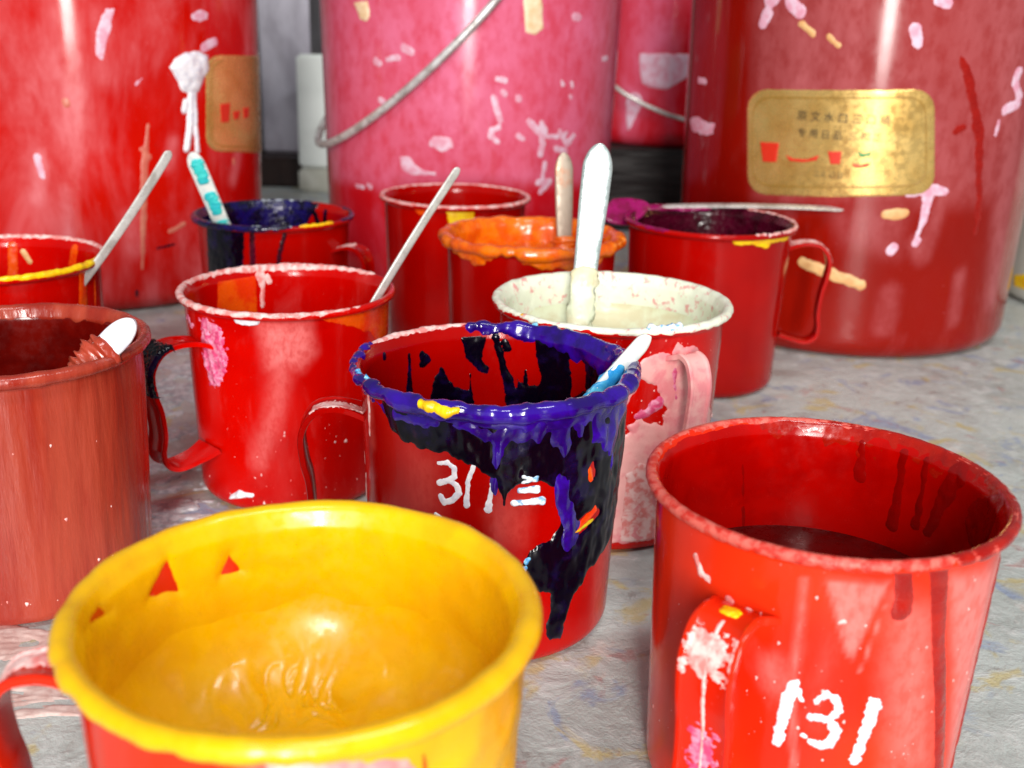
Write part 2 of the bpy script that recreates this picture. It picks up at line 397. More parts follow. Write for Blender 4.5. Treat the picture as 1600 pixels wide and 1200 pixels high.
    def specks(v, name, mat, n, box, size, seed, side='o', base=0.):
        """fine spatter: many tiny flat drops, one piece of stuff"""
        rg = np.random.default_rng(seed); x0, y0, x1, y1 = box; V = []; T = []
        for i in range(n):
            a, s = v.hit(rg.uniform(x0, x1), rg.uniform(y0, y1), side); r, z, nr, nz = v.pr(s)
            R = size[0] * (size[1] / size[0]) ** (rg.random() ** 2.2); st = rg.uniform(1, 1.9); b = len(V); m = 9
            for ring, (f, h) in enumerate(((1, -.0002), (.72, .28), (0, .42))):
                for j in range(m if f else 1):
                    t = 2 * np.pi * j / m; w = 1 + .22 * math.sin(3 * t + i)
                    da = f * R * w * math.cos(t) / r; ds = f * R * w * st * math.sin(t)
                    rr, zz, n1, n2 = v.pr(s + ds); hh = (h * R if h > 0 else h) + base
                    V.append(((rr + n1 * hh) * math.cos(a + da), (rr + n1 * hh) * math.sin(a + da), zz + n2 * hh))
            for j in range(m):
                j2 = (j + 1) % m
                T += [(b + j, b + j2, b + m + j2), (b + j, b + m + j2, b + m + j), (b + m + j, b + m + j2, b + 2 * m)]
        o = mesh_np(name, V, np.zeros((0, 4), int), mat, v.root, tris=T); o['kind'] = 'stuff'; return o
    def handle(v, az, mat, top=.093, bot=.034, reach=.026, w=.0145, t=.002, droop=0.0):
        k = v.k; R0 = float(np.interp(top * k, v.zo, v.ro)) / k - .0012; f = reach / .026
        q = np.array([(0, top), (.007, top + .0025), (.014 * f, top + .0035), (.0215 * f, top + .001), (.0262 * f, top - .008), (.0256 * f, top - .02),
                      (.0236 * f, (top + bot) / 2), (.0228 * f, bot + .016), (.024 * f, bot + .006), (.0222 * f, bot - .001), (.0165 * f, bot - .004), (.008, bot - .002), (.0, bot + .001)])
        q[:, 0] += R0; q *= k
        # Catmull-Rom
        pts = []
        for i in range(len(q) - 1):
            p0, p1, p2, p3 = q[max(i - 1, 0)], q[i], q[i + 1], q[min(i + 2, len(q) - 1)]
            for u in np.linspace(0, 1, 7, endpoint=False):
                pts.append(.5 * (2 * p1 + (p2 - p0) * u + (2 * p0 - 5 * p1 + 4 * p2 - p3) * u * u + (3 * p1 - p0 - 3 * p2 + p3) * u ** 3))
        pts = np.array(pts + [q[-1]]); tg = np.gradient(pts, axis=0); tg /= np.linalg.norm(tg, axis=1)[:, None]
        nn = np.stack([-tg[:, 1], tg[:, 0]], 1)      # outward side of the strap
        W, t2, rd = w / 2 * k, t / 2 * k, .0007 * k
        sec = [(-W, -t2 * .7), (-W + .0008, -t2), (W - .0008, -t2), (W, -t2 * .7), (W, t2 + rd * .6), (W - .0005, t2 + rd), (W - .0014, t2 + rd), (W - .0022, t2), (0, t2 * .9), (-W + .0022, t2), (-W + .0014, t2 + rd), (-W + .0005, t2 + rd), (-W, t2 + rd * .6)]
        a = rad(az); er = np.array([math.cos(a), math.sin(a), 0]); eb = np.array([-math.sin(a), math.cos(a), 0]); ez = np.array([0, 0, 1.])
        V = []
        for i, (p, n) in enumerate(zip(pts, nn)):
            u = i / (len(pts) - 1); fl = 1 + .28 * max(0, 1 - u / .1) + .28 * max(0, 1 - (1 - u) / .1)
            for b, c in sec:
                pp = p + n * c; V.append(er * pp[0] + ez * pp[1] + eb * b * fl)
        m = len(sec); n = len(pts)
        V = np.array(V).reshape(n, m, 3).transpose(1, 0, 2).reshape(-1, 3)
        v.hp = (pts, nn, er, eb, W, t2)
        return mesh_np('handle', V, grid_quads(m, n, True), mat, v.root, sharp=40)
    def handle_dab(v, name, mat, u0, u1, b0, b1, T=.0007, seed=1, wrap=False, na=.25):
        """paint on the outward face of the handle strap; u along it 0..1, b across -1..1"""
        pts, nn, er, eb, W, t2 = v.hp; n = 90; m = 28
        uu = np.linspace(max(0, u0 - .04), min(1, u1 + .04), n); bb = np.linspace(-1.06, 1.06, m) if wrap else np.linspace(max(-1, b0 - .15), min(1, b1 + .15), m)
        idx = uu * (len(pts) - 1); i0 = np.clip(idx.astype(int), 0, len(pts) - 2); f = (idx - i0)[:, None]
        p = pts[i0] * (1 - f) + pts[i0 + 1] * f; q = nn[i0] * (1 - f) + nn[i0 + 1] * f
        U2, B2 = np.meshgrid(uu, bb, indexing='ij')
        L = .13; ins = np.minimum(np.minimum(U2 - u0, u1 - U2) * L, np.minimum(B2 - b0, b1 - B2) * W if not wrap else 9)
        ins = ins + na * W * fbm(np.stack([U2 * 60, B2 * 3, 0 * U2], -1), seed, 3)
        h = np.where(ins > 0, T * (1 - np.exp(-np.maximum(ins, 0) / .0008)) * (1 + .4 * fbm(np.stack([U2 * 90, B2 * 5, 0 * U2], -1), seed + 3, 2)), np.maximum(ins, -.0008))
        edge = np.where(np.abs(B2) > .72, .00075 * v.k, .0) * 1.0
        base = t2 + edge
        if wrap: base = base - 2.6 * t2 * sstep(np.abs(B2), 1.0, 1.06)
        PP = p[:, None, :] + q[:, None, :] * (base + h)[..., None]
        V = er * PP[..., :1] + np.array([0, 0, 1.]) * PP[..., 1:2] + eb * (B2 * W)[..., None] * (1.0 if not wrap else 1.03)
        Q = grid_quads(n, m); Q = Q[(h.ravel()[Q] > -.0003).any(1)]
        return pieces(name, V.reshape(-1, 3), Q, mat, v.root, 8e-6)

def arc(cx, cz, r, a0, a1, n): return [(cx + r * math.cos(rad(t)), cz + r * math.sin(rad(t))) for t in np.linspace(a0, a1, n)]
def mug(name, x, y, k, label):
    pr = [(.0004, .0012), (.040, .0012), (.0425, .0)] + arc(.0455, .007, .007, -90, -5, 9); io = len(pr) - 1
    pr += [(.0525 + (.0560 - .0525) * t, .0075 + (.1112 - .0075) * t) for t in np.linspace(.1, 1, 8)]; il = len(pr) - 1
    lip = arc(.0578, .1138, .0020, -100, 170, 17); pr += lip; it = il + 1 + int(np.argmax([p[1] for p in lip])); 
    pr += [(.0541, .1105)]; ii = len(pr) - 1
    pr += [(.0541 + (.0502 - .0541) * t, .1105 + (.010 - .1105) * t) for t in np.linspace(.1, 1, 8)]; ib = len(pr) - 1
    pr += arc(.0452, .010, .005, -5, -90, 5) + [(.0004, .005)]
    v = Vessel(name, x, y, pr, k, (io, il, it, ii, ib))
    tag(v.root, label, 'mug', 'red plastic paint mugs on the table'); return v
def bucket(name, x, y, label, rb=.144, rt=.151, H=.345, group='tall paint buckets behind the mugs', z0=0):
    pr = [(.0004, .004), (rb - .03, .004), (rb - .024, 0)] + arc(rb - .016, .016, .016, -90, -3, 9); io = len(pr) - 1
    pr += [(rb + (rt - rb) * t, .017 + (H - .012 - .017) * t) for t in np.linspace(.08, 1, 10)]; il = len(pr) - 1
    lip = arc(rt + .003, H - .006, .006, -100, 170, 13); pr += lip; it = il + 1 + int(np.argmax([p[1] for p in lip]))
    pr += [(rt - .004, H - .012)]; ii = len(pr) - 1
    pr += [(rt - .004 + (rb - rt) * t, H - .012 + (.02 - H + .012) * t) for t in np.linspace(.1, 1, 6)]; ib = len(pr) - 1
    pr += [(rb - .012, .008), (.0004, .008)]
    v = Vessel(name, x, y, pr, 1., (io, il, it, ii, ib), z0)
    tag(v.root, label, 'bucket', group); return v

def sweep(name, path, secs, mat, parent, up=None, sharp=None):
    """path (n,3); secs: per point list of (side, normal) offsets; up = direction of the flat side"""
    p = np.array(path, float); tg = np.gradient(p, axis=0); tg /= np.linalg.norm(tg, axis=1)[:, None]
    V = []
    for i in range(len(p)):
        sd = np.array(up, float); sd = sd - tg[i] * (sd @ tg[i]); sd /= np.linalg.norm(sd); nm = np.cross(tg[i], sd)
        for a, b in secs[i]: V.append(p[i] + sd * a + nm * b)
    m = len(secs[0]); n = len(p)
    V = np.array(V).reshape(n, m, 3).transpose(1, 0, 2).reshape(-1, 3)
    return mesh_np(name, V, grid_quads(m, n, True), mat, parent, sharp=sharp)
def tube(name, path, r, mat, parent, m=10):
    n = len(path); secs = []
    for i in range(n):
        rr = r * (.05 if i in (0, n - 1) else 1); secs.append([(rr * math.cos(2 * np.pi * j / m), rr * math.sin(2 * np.pi * j / m)) for j in range(m)])
    return sweep(name, path, secs, mat, parent, (0.13, 0.2, 1))
def blade(name, A, B, wA, wB, t, mat, parent, side, bow=(0, 0, 0), n=44, m=14, round_a=.5, round_b=.5, prof=None, cup=0.):
    """flat bar from A to B with rounded ends; half widths wA, wB"""
    A, B = np.array(A), np.array(B); L = np.linalg.norm(B - A)
    u = (1 - np.cos(np.linspace(0, np.pi, n))) / 2
    P = A + (B - A) * u[:, None] + np.array(bow) * (4 * u * (1 - u))[:, None]; secs = []
    for uu in u:
        w = wA + (wB - wA) * uu if prof is None else np.interp(uu, *prof)
        da, db = uu * L, (1 - uu) * L
        for d, rr in ((da, wA * 2 * round_a), (db, wB * 2 * round_b)):
            if d < rr: w *= math.sqrt(max(1e-4, 1 - (1 - d / rr) ** 2))
        sc = []
        for j in range(m):
            th = 2 * np.pi * j / m; cx, sy = math.cos(th), math.sin(th)
            xx = math.copysign(abs(cx) ** .6, cx); sc.append((w * xx, t / 2 * math.copysign(abs(sy) ** .7, sy) + cup * xx * xx * w))
        secs.append(sc)
    return sweep(name, P, secs, mat, parent, side)
def thing(name, loc, label, cat, group=None): return tag(empty(name, loc), label, cat, group)
def rel(o, p): return np.array(p) - np.array(o.location)

# ================================================================== setting
t = NT('painted_table_top')
n1 = t.noise(9, 6, None, .68, .4, w=1.3); n2 = t.noise(60, 5, None, .7, .6, w=4.); n3 = t.noise(26, 5, (1, .8, 1), .65, 1.2, w=7.7); n4 = t.noise(34, 4, (1, .8, 1), .6, 1., w=11.); n5 = t.noise(30, 4, None, .6, .8, w=17.); n6 = t.noise(42, 4, None, .62, .9, w=23.); n7 = t.noise(190, 4, None, .7, .2, w=31.)
c = t.mix(t.ramp(n1, .36, .64), lin(190, 198, 194), lin(162, 168, 164)); c = t.mix(t.ramp(n2, .48, .72, 0, .6), c, lin(220, 222, 220))
c = t.mix(t.ramp(n2, .28, .42, .6, 0), c, lin(116, 108, 102))
c = t.mix(t.ramp(n3, .56, .72, 0, .4), c, lin(220, 186, 170)); c = t.mix(t.ramp(n4, .56, .68, 0, .6), c, lin(128, 148, 186))
c = t.mix(t.ramp(n5, .57, .68, 0, .6), c, lin(200, 178, 90)); c = t.mix(t.ramp(n6, .61, .70, 0, .5), c, lin(168, 84, 84))
c = t.mix(t.ramp(n7, .55, .75, 0, .4), c, lin(228, 226, 222)); c = t.mix(t.ramp(n7, .25, .4, .4, 0), c, lin(100, 94, 92))
t.set(Base_Color=c, Roughness=t.ramp(n2, .3, .7, .3, .55)); t.bump(t.math('ADD', t.math('MULTIPLY', n2, .8), t.math('MULTIPLY', n7, .35)), .5, .003)
def box(name, x0, x1, y0, y1, z0, z1, mat, parent=None, b=.004):
    import bmesh
    bm = bmesh.new(); bmesh.ops.create_cube(bm, size=1)
    for q in bm.verts: q.co = ((x0 + x1) / 2 + q.co.x * (x1 - x0), (y0 + y1) / 2 + q.co.y * (y1 - y0), (z0 + z1) / 2 + q.co.z * (z1 - z0))
    if b: bmesh.ops.bevel(bm, geom=bm.edges[:], offset=b, segments=2, affect='EDGES')
    me = bpy.data.meshes.new(name); bm.to_mesh(me); bm.free(); me.materials.append(mat)
    o = bpy.data.objects.new(name, me); COL.objects.link(o); o.parent = parent; return o
table = tag(box('table', -1.1, 1.1, 0.03, 1.75, -.035, 0, t.m), kind='structure')
w = NT('grey_plaster_wall'); a = w.noise(5, 6, (1, 1, .5), .7, .3, w=2.); b_ = w.noise(40, 4, None, .6, 0, w=5.)
w.set(Base_Color=w.mix(w.ramp(a, .38, .62), lin(150, 148, 150), lin(112, 108, 110)), Roughness=.8); w.bump(b_, .4, .004)
tag(box('wall', -1.6, 1.6, 2.05, 2.15, -1., 1.6, w.m, b=0), kind='structure')
def splatter(name, mat, boxpx, seed, thr, T, freq, res=.0009, st=(1, 1)):
    """dried paint crust on the table, real relief"""
    c4 = np.array([at_z(px, py, 0) for px, py in boxpx]); x0, x1, y0, y1 = c4[:, 0].min(), c4[:, 0].max(), c4[:, 1].min(), c4[:, 1].max()
    nx, ny = int((x1 - x0) / res), int((y1 - y0) / res); X, Y = np.meshgrid(np.linspace(x0, x1, nx), np.linspace(y0, y1, ny), indexing='ij')
    P = np.stack([X * st[0], Y * st[1], 0 * X], -1)
    edge = np.minimum(np.minimum(X - x0, x1 - X), np.minimum(Y - y0, y1 - Y))
    ins = fbm(P * freq * .6 + fbm(P * freq * 1.5, seed + 3, 2)[..., None] * .6, seed, 3, .5) - thr - .5 * (1 - sstep(edge, 0, .02))
    h = np.where(ins > 0, T * (1 - np.exp(-ins / .12)) * (1 + .8 * fbm(P * freq * 6, seed + 7, 3)), ins * .004) + .0002
    h = np.maximum(h, -.0005); Q = grid_quads(nx, ny); Q = Q[(h.ravel()[Q] > 0).any(1)]
    if not len(Q): return
    used, inv = np.unique(Q, return_inverse=True); V = np.stack([X, Y, h], -1).reshape(-1, 3)[used]
    o = mesh_np(name, V, inv.reshape(-1, 4), mat, table); o['kind'] = 'stuff'
splatter('dried_pink_paint', paint('dried_pink_crust', lin(220, 196, 188), lin(200, 166, 158), .45, 120, .3), [(-40, 1130), (120, 960), (-40, 960), (120, 1130)], 31, -.05, .0005, 55, st=(.5, 1.4))
splatter('dried_grey_paint', paint('dried_grey_crust', lin(206, 204, 206), lin(166, 164, 170), .5, 200, .6), [(210, 840), (330, 540), (210, 540), (330, 840)], 41, .0, .0009, 60)

# things behind the buckets
yb = 1.62
p0, p1 = at_y(463, 84, yb), at_y(523, 312, yb)
wpost = paint('white_board_paint', lin(236, 244, 240), lin(224, 232, 228), .5, 12, .1); 
post = thing('white_board', ((p0[0] + p1[0]) / 2, yb, 0), 'pale white upright board standing behind the two big left buckets', 'board')
zt = p0[2]; zb = at_y(495, 262, yb)[2]
box('plank', -.024, .034, -.012, .012, zb + .001, zt, wpost, post); box('foot_block', -.024, .04, -.02, .012, 0, zb, paint('grey_stained_wood', lin(206, 208, 198), lin(180, 182, 170), .7, 20, .2), post)
q0, q1 = at_y(408, 0, yb + .08), at_y(470, 240, yb + .08)
pan = thing('grey_panel', ((q0[0] + q1[0]) / 2, yb + .08, 0), 'stained grey panel on a dark crate between the left buckets', 'panel')
box('sheet', -.03, .045, -.008, .008, q1[2] + .001, q0[2] + .12, paint('whitewashed_board', lin(212, 210, 222), lin(170, 166, 178), .7, 14, .3, stretch=(1, 1, .4)), pan); box('dark_frame', -.09, -.036, -.02, .03, q1[2] + .002, q0[2] + .12, paint('black_frame_wood', lin(24, 18, 18), lin(16, 12, 12), .6, 30, .3), pan); box('crate', -.09, .045, -.06, .06, 0, q1[2], paint('dark_brown_wood', lin(50, 34, 30), lin(30, 20, 20), .6, 30, .3, stretch=(1, 1, .1)), pan)  # black strip left of the sheet, added as the shade of the gap

# ================================================================== buckets
BL = bucket('paint_bucket', -.394, 1.046, 'big red bucket splashed with white, standing behind the purple-rimmed mug')
BL.films = [('o', [('l', [(120, -20), (118, 150), (120, 260)], .012)], .02, .25), ('o', [('p', [(0, 40), (60, 40), (130, 130), (160, 230), (100, 260), (20, 200)])], .012, .28), ('o', [('l', [(150, 20), (160, 120)], .008)], .012, .4),  # first stroke is the bright vertical highlight, put into the colour
            ('o', [('l', [(66, 240), (60, 310)], .005)], .006, .5), ('o', [('l', [(105, 300), (108, 370)], .005)], .006, .45), ('o', [('l', [(205, 345), (208, 385)], .009)], .008, .45), ('o', [('l', [(270, 220), (262, 260)], .004)], .005, .6), ('o', [('l', [(372, 240), (364, 280)], .006)], .005, .55), ('o', [('p', [(385, 0), (405, 0), (400, 90), (382, 90)])], .006, .5)]
BL.body(MT['bucket_red'], 256)
BL.dabs('white_splash', MT['white'], 'o', [('p', [(264, 105), (272, 92), (290, 82), (312, 80), (324, 88), (327, 108), (318, 125), (310, 142), (298, 148), (284, 142), (276, 124)]), ('l', [(298, 140), (297, 190), (292, 232)], .0032), ('l', [(303, 140), (305, 190), (309, 236)], .0024), ('l', [(290, 160), (288, 172)], .003)], T=.0035, e=.003, na=.001, nf=120)
BL.dabs('pale_splash', MT['lilac'], 'o', [('p', [(150, 50), (165, 12), (178, 14), (172, 50), (160, 95), (148, 86)]), ('p', [(298, 22), (312, 15), (326, 20), (324, 30), (312, 36), (300, 30)]), ('l', [(318, 75), (335, 65)], .004), ('l', [(212, 132), (222, 122)], .0012), ('l', [(58, 245), (66, 275)], .003)], T=.0002, na=.0014, nf=140)
BL.dabs('tan_drip', paint('faded_tan_drip', lin(206, 118, 98), lin(198, 96, 80), .45, 90, .2), 'o', [('l', [(231, 195), (226, 260), (222, 420)], (.001, .0035, .0015)), ('l', [(102, 159), (104, 162)], .0032), ('l', [(222, 233), (233, 245)], .002), ('l', [(365, 250), (366, 254)], .0025), ('l', [(265, 362), (288, 350)], .0018)], T=.0006, na=.0012, nf=120)
BL.dabs('dark_scratch', MT['plum'], 'o', [('l', [(246, 388), (272, 382)], .0012), ('l', [(214, 455), (216, 490)], .0015)], T=.0004, na=.0006)

BM = bucket('paint_bucket', -.052, 1.155, 'magenta-tinted red bucket with a loose wire bail, behind the clean red mug')
BM.films = [('o', [('p', [(485, -60), (980, -60), (960, 280), (800, 288), (600, 292), (520, 280)])], .008, .6), ('o', [('p', [(640, -40), (760, -40), (830, 240), (700, 285), (620, 240)])], .03, .7), ('o', [('l', [(715, -20), (722, 60)], .02)], .025, .95),  # pink above the hard line is a painted reflection; top stroke a painted highlight
            ('o', [('p', [(872, 40), (930, 10), (955, 60), (920, 85), (880, 80)])], .008, .75), ('o', [('p', [(500, 60), (520, 60), (525, 240), (510, 240)])], .006, .7), ('o', [('l', [(660, 190), (600, 280)], .012)], .01, .65), ('o', [('l', [(560, 40), (545, 120)], .01)], .01, .6)]
BM.body(MT['bucket_pink'], 256)
BM.dabs('cream_drip', MT['cream'], 'o', [('p', [(814, -30), (846, -30), (848, 46), (836, 54), (821, 50), (820, 18)]), ('p', [(553, 4), (574, 2), (578, 26), (572, 34), (563, 30)])], T=.0012, na=.0012, nf=120)
BM.dabs('white_marks', MT['lilac'], 'o', [('p', [(676, 212), (706, 215), (708, 232), (690, 238), (670, 228)]), ('p', [(624, 245), (638, 244), (650, 258), (662, 266), (680, 268), (680, 274), (645, 274), (628, 266)]), ('l', [(777, 124), (790, 126)], .0028), ('l', [(786, 143), (789, 147)], .0028), ('l', [(772, 154), (776, 172), (782, 188)], .0032), ('l', [(809, 152), (811, 157)], .0028), ('l', [(780, 199), (768, 203), (767, 214), (778, 222)], .0026), ('l', [(810, 213), (816, 216)], .003),
        ('l', [(827, 190), (838, 202)], .0035), ('l', [(846, 193), (852, 204), (840, 206)], .003), ('l', [(845, 210), (848, 225), (844, 242)], .0032), ('l', [(850, 212), (872, 214), (885, 208)], .0022), ('l', [(875, 206), (886, 226), (896, 212)], .003), ('l', [(868, 232), (884, 236)], .003), ('l', [(852, 255), (848, 275)], .0025), ('l', [(840, 285), (858, 283), (845, 300)], .003),
        ('l', [(898, 26), (904, 27)], .004), ('l', [(942, 92), (948, 91)], .003), ('l', [(632, 74), (642, 80)], .004), ('l', [(606, 93), (622, 90)], .0028), ('l', [(588, 96), (591, 98)], .004), ('l', [(594, 156), (598, 158)], .003), ('l', [(878, 128), (879, 132)], .0024), ('l', [(893, 130), (894, 134)], .0024), ('l', [(890, 150), (892, 152)], .002), ('l', [(576, 290), (580, 292)], .0026), ('l', [(558, 290), (568, 292)], .0024)], T=.0002, e=.001, na=.0012, nf=170)
def bail(v, mat, z_ear, az0, sag, r=.0026, extra=.007, name='bail', flip=1, a1=None):
    """wire bail hanging from two ears, lying round the flank"""
    pts = []; n = 60
    for i in range(n + 1):
        u = i / n; a = rad(az0 + flip * (180 if a1 is None else a1) * u); z = z_ear - sag * math.sin(math.pi * u) ** .9
        R = float(np.interp(z, v.zo, v.ro)) + extra + .004 * math.sin(math.pi * u)
        pts.append((R * math.cos(a), R * math.sin(a), z))
    return tube(name, pts, r, mat, v.root)
zl = at_y(510, 212, 1.178)[2]
bail(BM, MT['wire'], zl + .165, -72, .165, .0037, .004, flip=-1)
pe = at_y(945, 160, 1.15)
lug = blade('bail_lug', rel(BM.root, at_y(950, 118, 1.14)), rel(BM.root, at_y(928, 262, 1.14)), .0045, .0035, .004, MT['grey'], BM.root, (1, .3, 0), bow=(.004, -.002, 0), round_a=.8)

BR = bucket('paint_bucket', .293, .980, 'wide dusty dark red bucket with the gold label facing out')
BR.films = [('o', [('p', [(1180, -40), (1420, -40), (1400, 60), (1330, 120), (1200, 60)])], .02, .35), ('o', [('l', [(1345, -30), (1335, 60), (1322, 140)], .01)], .016, .8), ('o', [('p', [(1530, -30), (1640, -30), (1620, 60), (1590, 260), (1555, 480), (1540, 480), (1560, 200)])], .01, .6), ('o', [('p', [(1220, 90), (1440, 80), (1500, 140), (1510, 290), (1440, 300), (1330, 306), (1200, 306)])], .02, .55), ('o', [('p', [(1180, -40), (1620, -40), (1600, 300), (1500, 318), (1180, 306)])], .012, .45), ('o', [('l', [(1390, 460), (1380, 510)], .008)], .006, .4), ('o', [('l', [(1500, 430), (1490, 500)], .005)], .006, .5), ('o', [('p', [(1300, 330), (1420, 310), (1400, 400), (1320, 380)])], .012, .45), ('o', [('l', [(1475, 300), (1440, 400), (1430, 380)], .006)], .006, .5)]  # stroke down the top centre colours in the window highlight; the rest is dust
BR.body(MT['bucket_brown'], 256)
BR.dabs('red_run', paint('dull_red_run', lin(150, 14, 4), lin(140, 10, 3), .3), 'o', [('l', [(1503, 95), (1520, 150), (1530, 220), (1530, 310), (1524, 370)], (.003, .0045, .005, .004, .001)), ('l', [(1495, 205), (1505, 198)], .003)], T=.0002, na=.003, nf=90)
BR.dabs('cream_dab', MT['tan'], 'o', [('l', [(1255, 410), (1290, 425), (1345, 445)], (.004, .005, .004)), ('l', [(1252, 38), (1270, 52)], .0025), ('l', [(1295, 58), (1310, 70)], .002), ('l', [(1385, 335), (1412, 334)], .004)], T=.0006, na=.0014, nf=130)
BR.dabs('pink_splash', MT['lilac'], 'o', [('p', [(1078, 186), (1088, 180), (1100, 188), (1117, 194), (1114, 210), (1102, 212), (1080, 204)]), ('l', [(1200, 20), (1192, 36)], .0045), ('l', [(1430, 45), (1434, 66)], .0045), ('l', [(1092, 126), (1102, 128)], .003), ('l', [(1205, 0), (1212, -8)], .006), ('l', [(1235, 5), (1250, 18)], .005), ('l', [(1470, -2), (1480, 4)], .005)], T=.0002, na=.0014, nf=120)
BR.dabs('lilac_streak', MT['lilac'], 'o', [('l', [(1420, 302), (1445, 296), (1478, 298)], (.003, .005, .003)), ('l', [(1450, 305), (1442, 345), (1430, 375)], (.005, .003, .001)), ('l', [(1592, 112), (1585, 130), (1593, 150)], .004), ('l', [(1570, 172), (1590, 162)], .004), ('l', [(1560, 190), (1556, 210)], .002), ('l', [(1396, 388), (1392, 392)], .004), ('l', [(1434, 376), (1431, 380)], .003)], T=.0002, na=.0014, nf=130)
def label(v, px_poly, frame_in, name='label'):
    o = v.dabs(name, MT['gold'], 'o', [('p', px_poly)], T=.0007, e=.0002, na=0, res=.0008, rough=0)
    return o[0]
def rrect(x0, y0, x1, y1, r, n=5, sk=0):
    out = []
    for cx, cy, a0 in ((x1 - r, y0 + r, -90), (x1 - r, y1 - r, 0), (x0 + r, y1 - r, 90), (x0 + r, y0 + r, 180)):
        for t_ in np.linspace(a0, a0 + 90, n): out.append((cx + r * math.cos(rad(t_)), cy + r * math.sin(rad(t_)) + sk * (cx - x0)))
    return out
lb = label(BR, rrect(1168, 140, 1460, 304, 30), None)
fr = rrect(1178, 152, 1446, 290, 26); 
d = BR.dabs('label_border', MT['golddark'], 'o', [('l', fr + fr[:1], .0009)], T=.0010, e=.0002, na=.0001, res=.0006, rough=0)
for d_ in d: d_.parent = lb
def icon(mat, feats, nm='label_icon'):
    for o in BR.dabs(nm, mat, 'o', feats, T=.0011, e=.0002, na=.0002, res=.0005, rough=0): o.parent = lb
icon(MT['inkred'], [('p', [(1188, 221), (1219, 223), (1214, 254), (1192, 253)])]); icon(MT['inkred'], [('p', [(1226, 240), (1240, 247), (1262, 248), (1282, 241), (1276, 251), (1255, 254), (1234, 252)])])
icon(MT['inkred'], [('p', [(1293, 236), (1316, 236), (1313, 257), (1297, 257)])]); icon(MT['inkred'], [('p', [(1328, 254), (1345, 257), (1362, 253), (1355, 261), (1336, 262)])]); icon(MT['inkgreen'], [('p', [(1336, 236), (1350, 240), (1365, 235), (1358, 244), (1345, 246)])])
def text_on(v, body, px, py, hpx, parent, mat):
    cu = bpy.data.curves.new('txt', 'FONT'); cu.body = body; cu.size = 1
    to = bpy.data.objects.new('txt', cu); COL.objects.link(to); dg = bpy.context.evaluated_depsgraph_get(); dg.update()
    me = bpy.data.meshes.new_from_object(to.evaluated_get(dg)); bpy.data.objects.remove(to)
    a0, s0 = v.hit(px, py); a1, s1 = v.hit(px, py - hpx); hgt = abs(s1 - s0)
    for q in me.vertices:
        s_ = s0 + q.co.y * hgt; r_, z_, _, _ = v.pr(s_); a_ = a0 + q.co.x * hgt / v.R
        q.co = ((r_ + .0012) * math.cos(a_), (r_ + .0012) * math.sin(a_), z_)
    me.materials.clear(); me.materials.append(mat); o = bpy.data.objects.new('label_text', me); COL.objects.link(o); o.parent = parent
text_on(BR, '原 文 水 口 三 口 桶', 1246, 186, 17, lb, MT['ink']); text_on(BR, '专 用 日 品  三 和 正', 1246, 212, 15, lb, MT['ink']); text_on(BR, '二 三 口 日', 1270, 274, 10, lb, MT['ink'])
lb2 = label(BL, rrect(322, 86, 470, 236, 22, sk=.02), None)
fr = rrect(330, 95, 462, 228, 18, sk=.02); d = BL.dabs('label_border', MT['golddark'], 'o', [('l', fr[8:], .0009)], T=.0010, e=.0002, na=.0001, res=.0006, rough=0)
for d_ in d: d_.parent = lb2
for P_ in ([(342, 162), (359, 160), (357, 191), (344, 192)], [(363, 174), (374, 172), (372, 186), (364, 188)], [(378, 168), (388, 167), (387, 184), (379, 185)]):
    for o in BL.dabs('label_icon', MT['inkred'], 'o', [('p', P_)], T=.0011, e=.0002, na=.0002, res=.0005, rough=0): o.parent = lb2

zc = at_y(1000, 230, 1.40)[2]
cr = thing('dark_crate', (.215, 1.53, 0), 'dark wooden crate in the gap, carrying the shadowed crimson bucket', 'crate')
box('side', -.24, .2, -.16, .16, 0, zc, paint('black_brown_wood', lin(26, 16, 16), lin(18, 10, 10), .7, 30, .3, stretch=(.1, 1, 1)), cr)
BB = bucket('paint_bucket', .215, 1.53, 'shadowed crimson bucket with a pale torn patch, half hidden in the gap behind', z0=zc)
BB.films = [('o', [('p', [(975, -40), (1060, -40), (1050, 60), (1000, 130), (985, 100)])], .02, .6), ('o', [('p', [(975, 120), (1010, 150), (985, 240), (970, 230)])], .012, .6)]
BB.body(MT['bucket_pink'], 160)
BB.dabs('pale_patch', MT['lilac'], 'o', [('p', [(1000, 84), (1090, 84), (1090, 110), (1040, 140), (1015, 136), (1003, 130)]), ('l', [(990, 160), (982, 200)], (.012, .003))], T=.0008, na=.002, nf=80)
zb_ = at_y(1000, 150, 1.36)[2]
pts = [rel(BB.root, at_y(px, py, yy)) for px, py, yy in ((905, 92, 1.40), (944, 122, 1.372), (975, 146, 1.36), (1010, 165, 1.355), (1045, 180, 1.36), (1085, 192, 1.366), (1120, 196, 1.378))]
tube('bail', np.array(pts), .0026, MT['steel'], BB.root)

WP = bucket('white_pail', .60, 1.07, 'off white pail with a yellow patch standing beyond the dusty dark red bucket', .108, .116, .2)
WP.body(MT['whitepail'], 128)
WP.dabs('yellow_patch', MT['yellow_fleck'], 'o', [('p', [(1584, 430), (1640, 424), (1640, 500), (1592, 496), (1592, 462), (1584, 446)])], T=.0006, na=.001, nf=120)

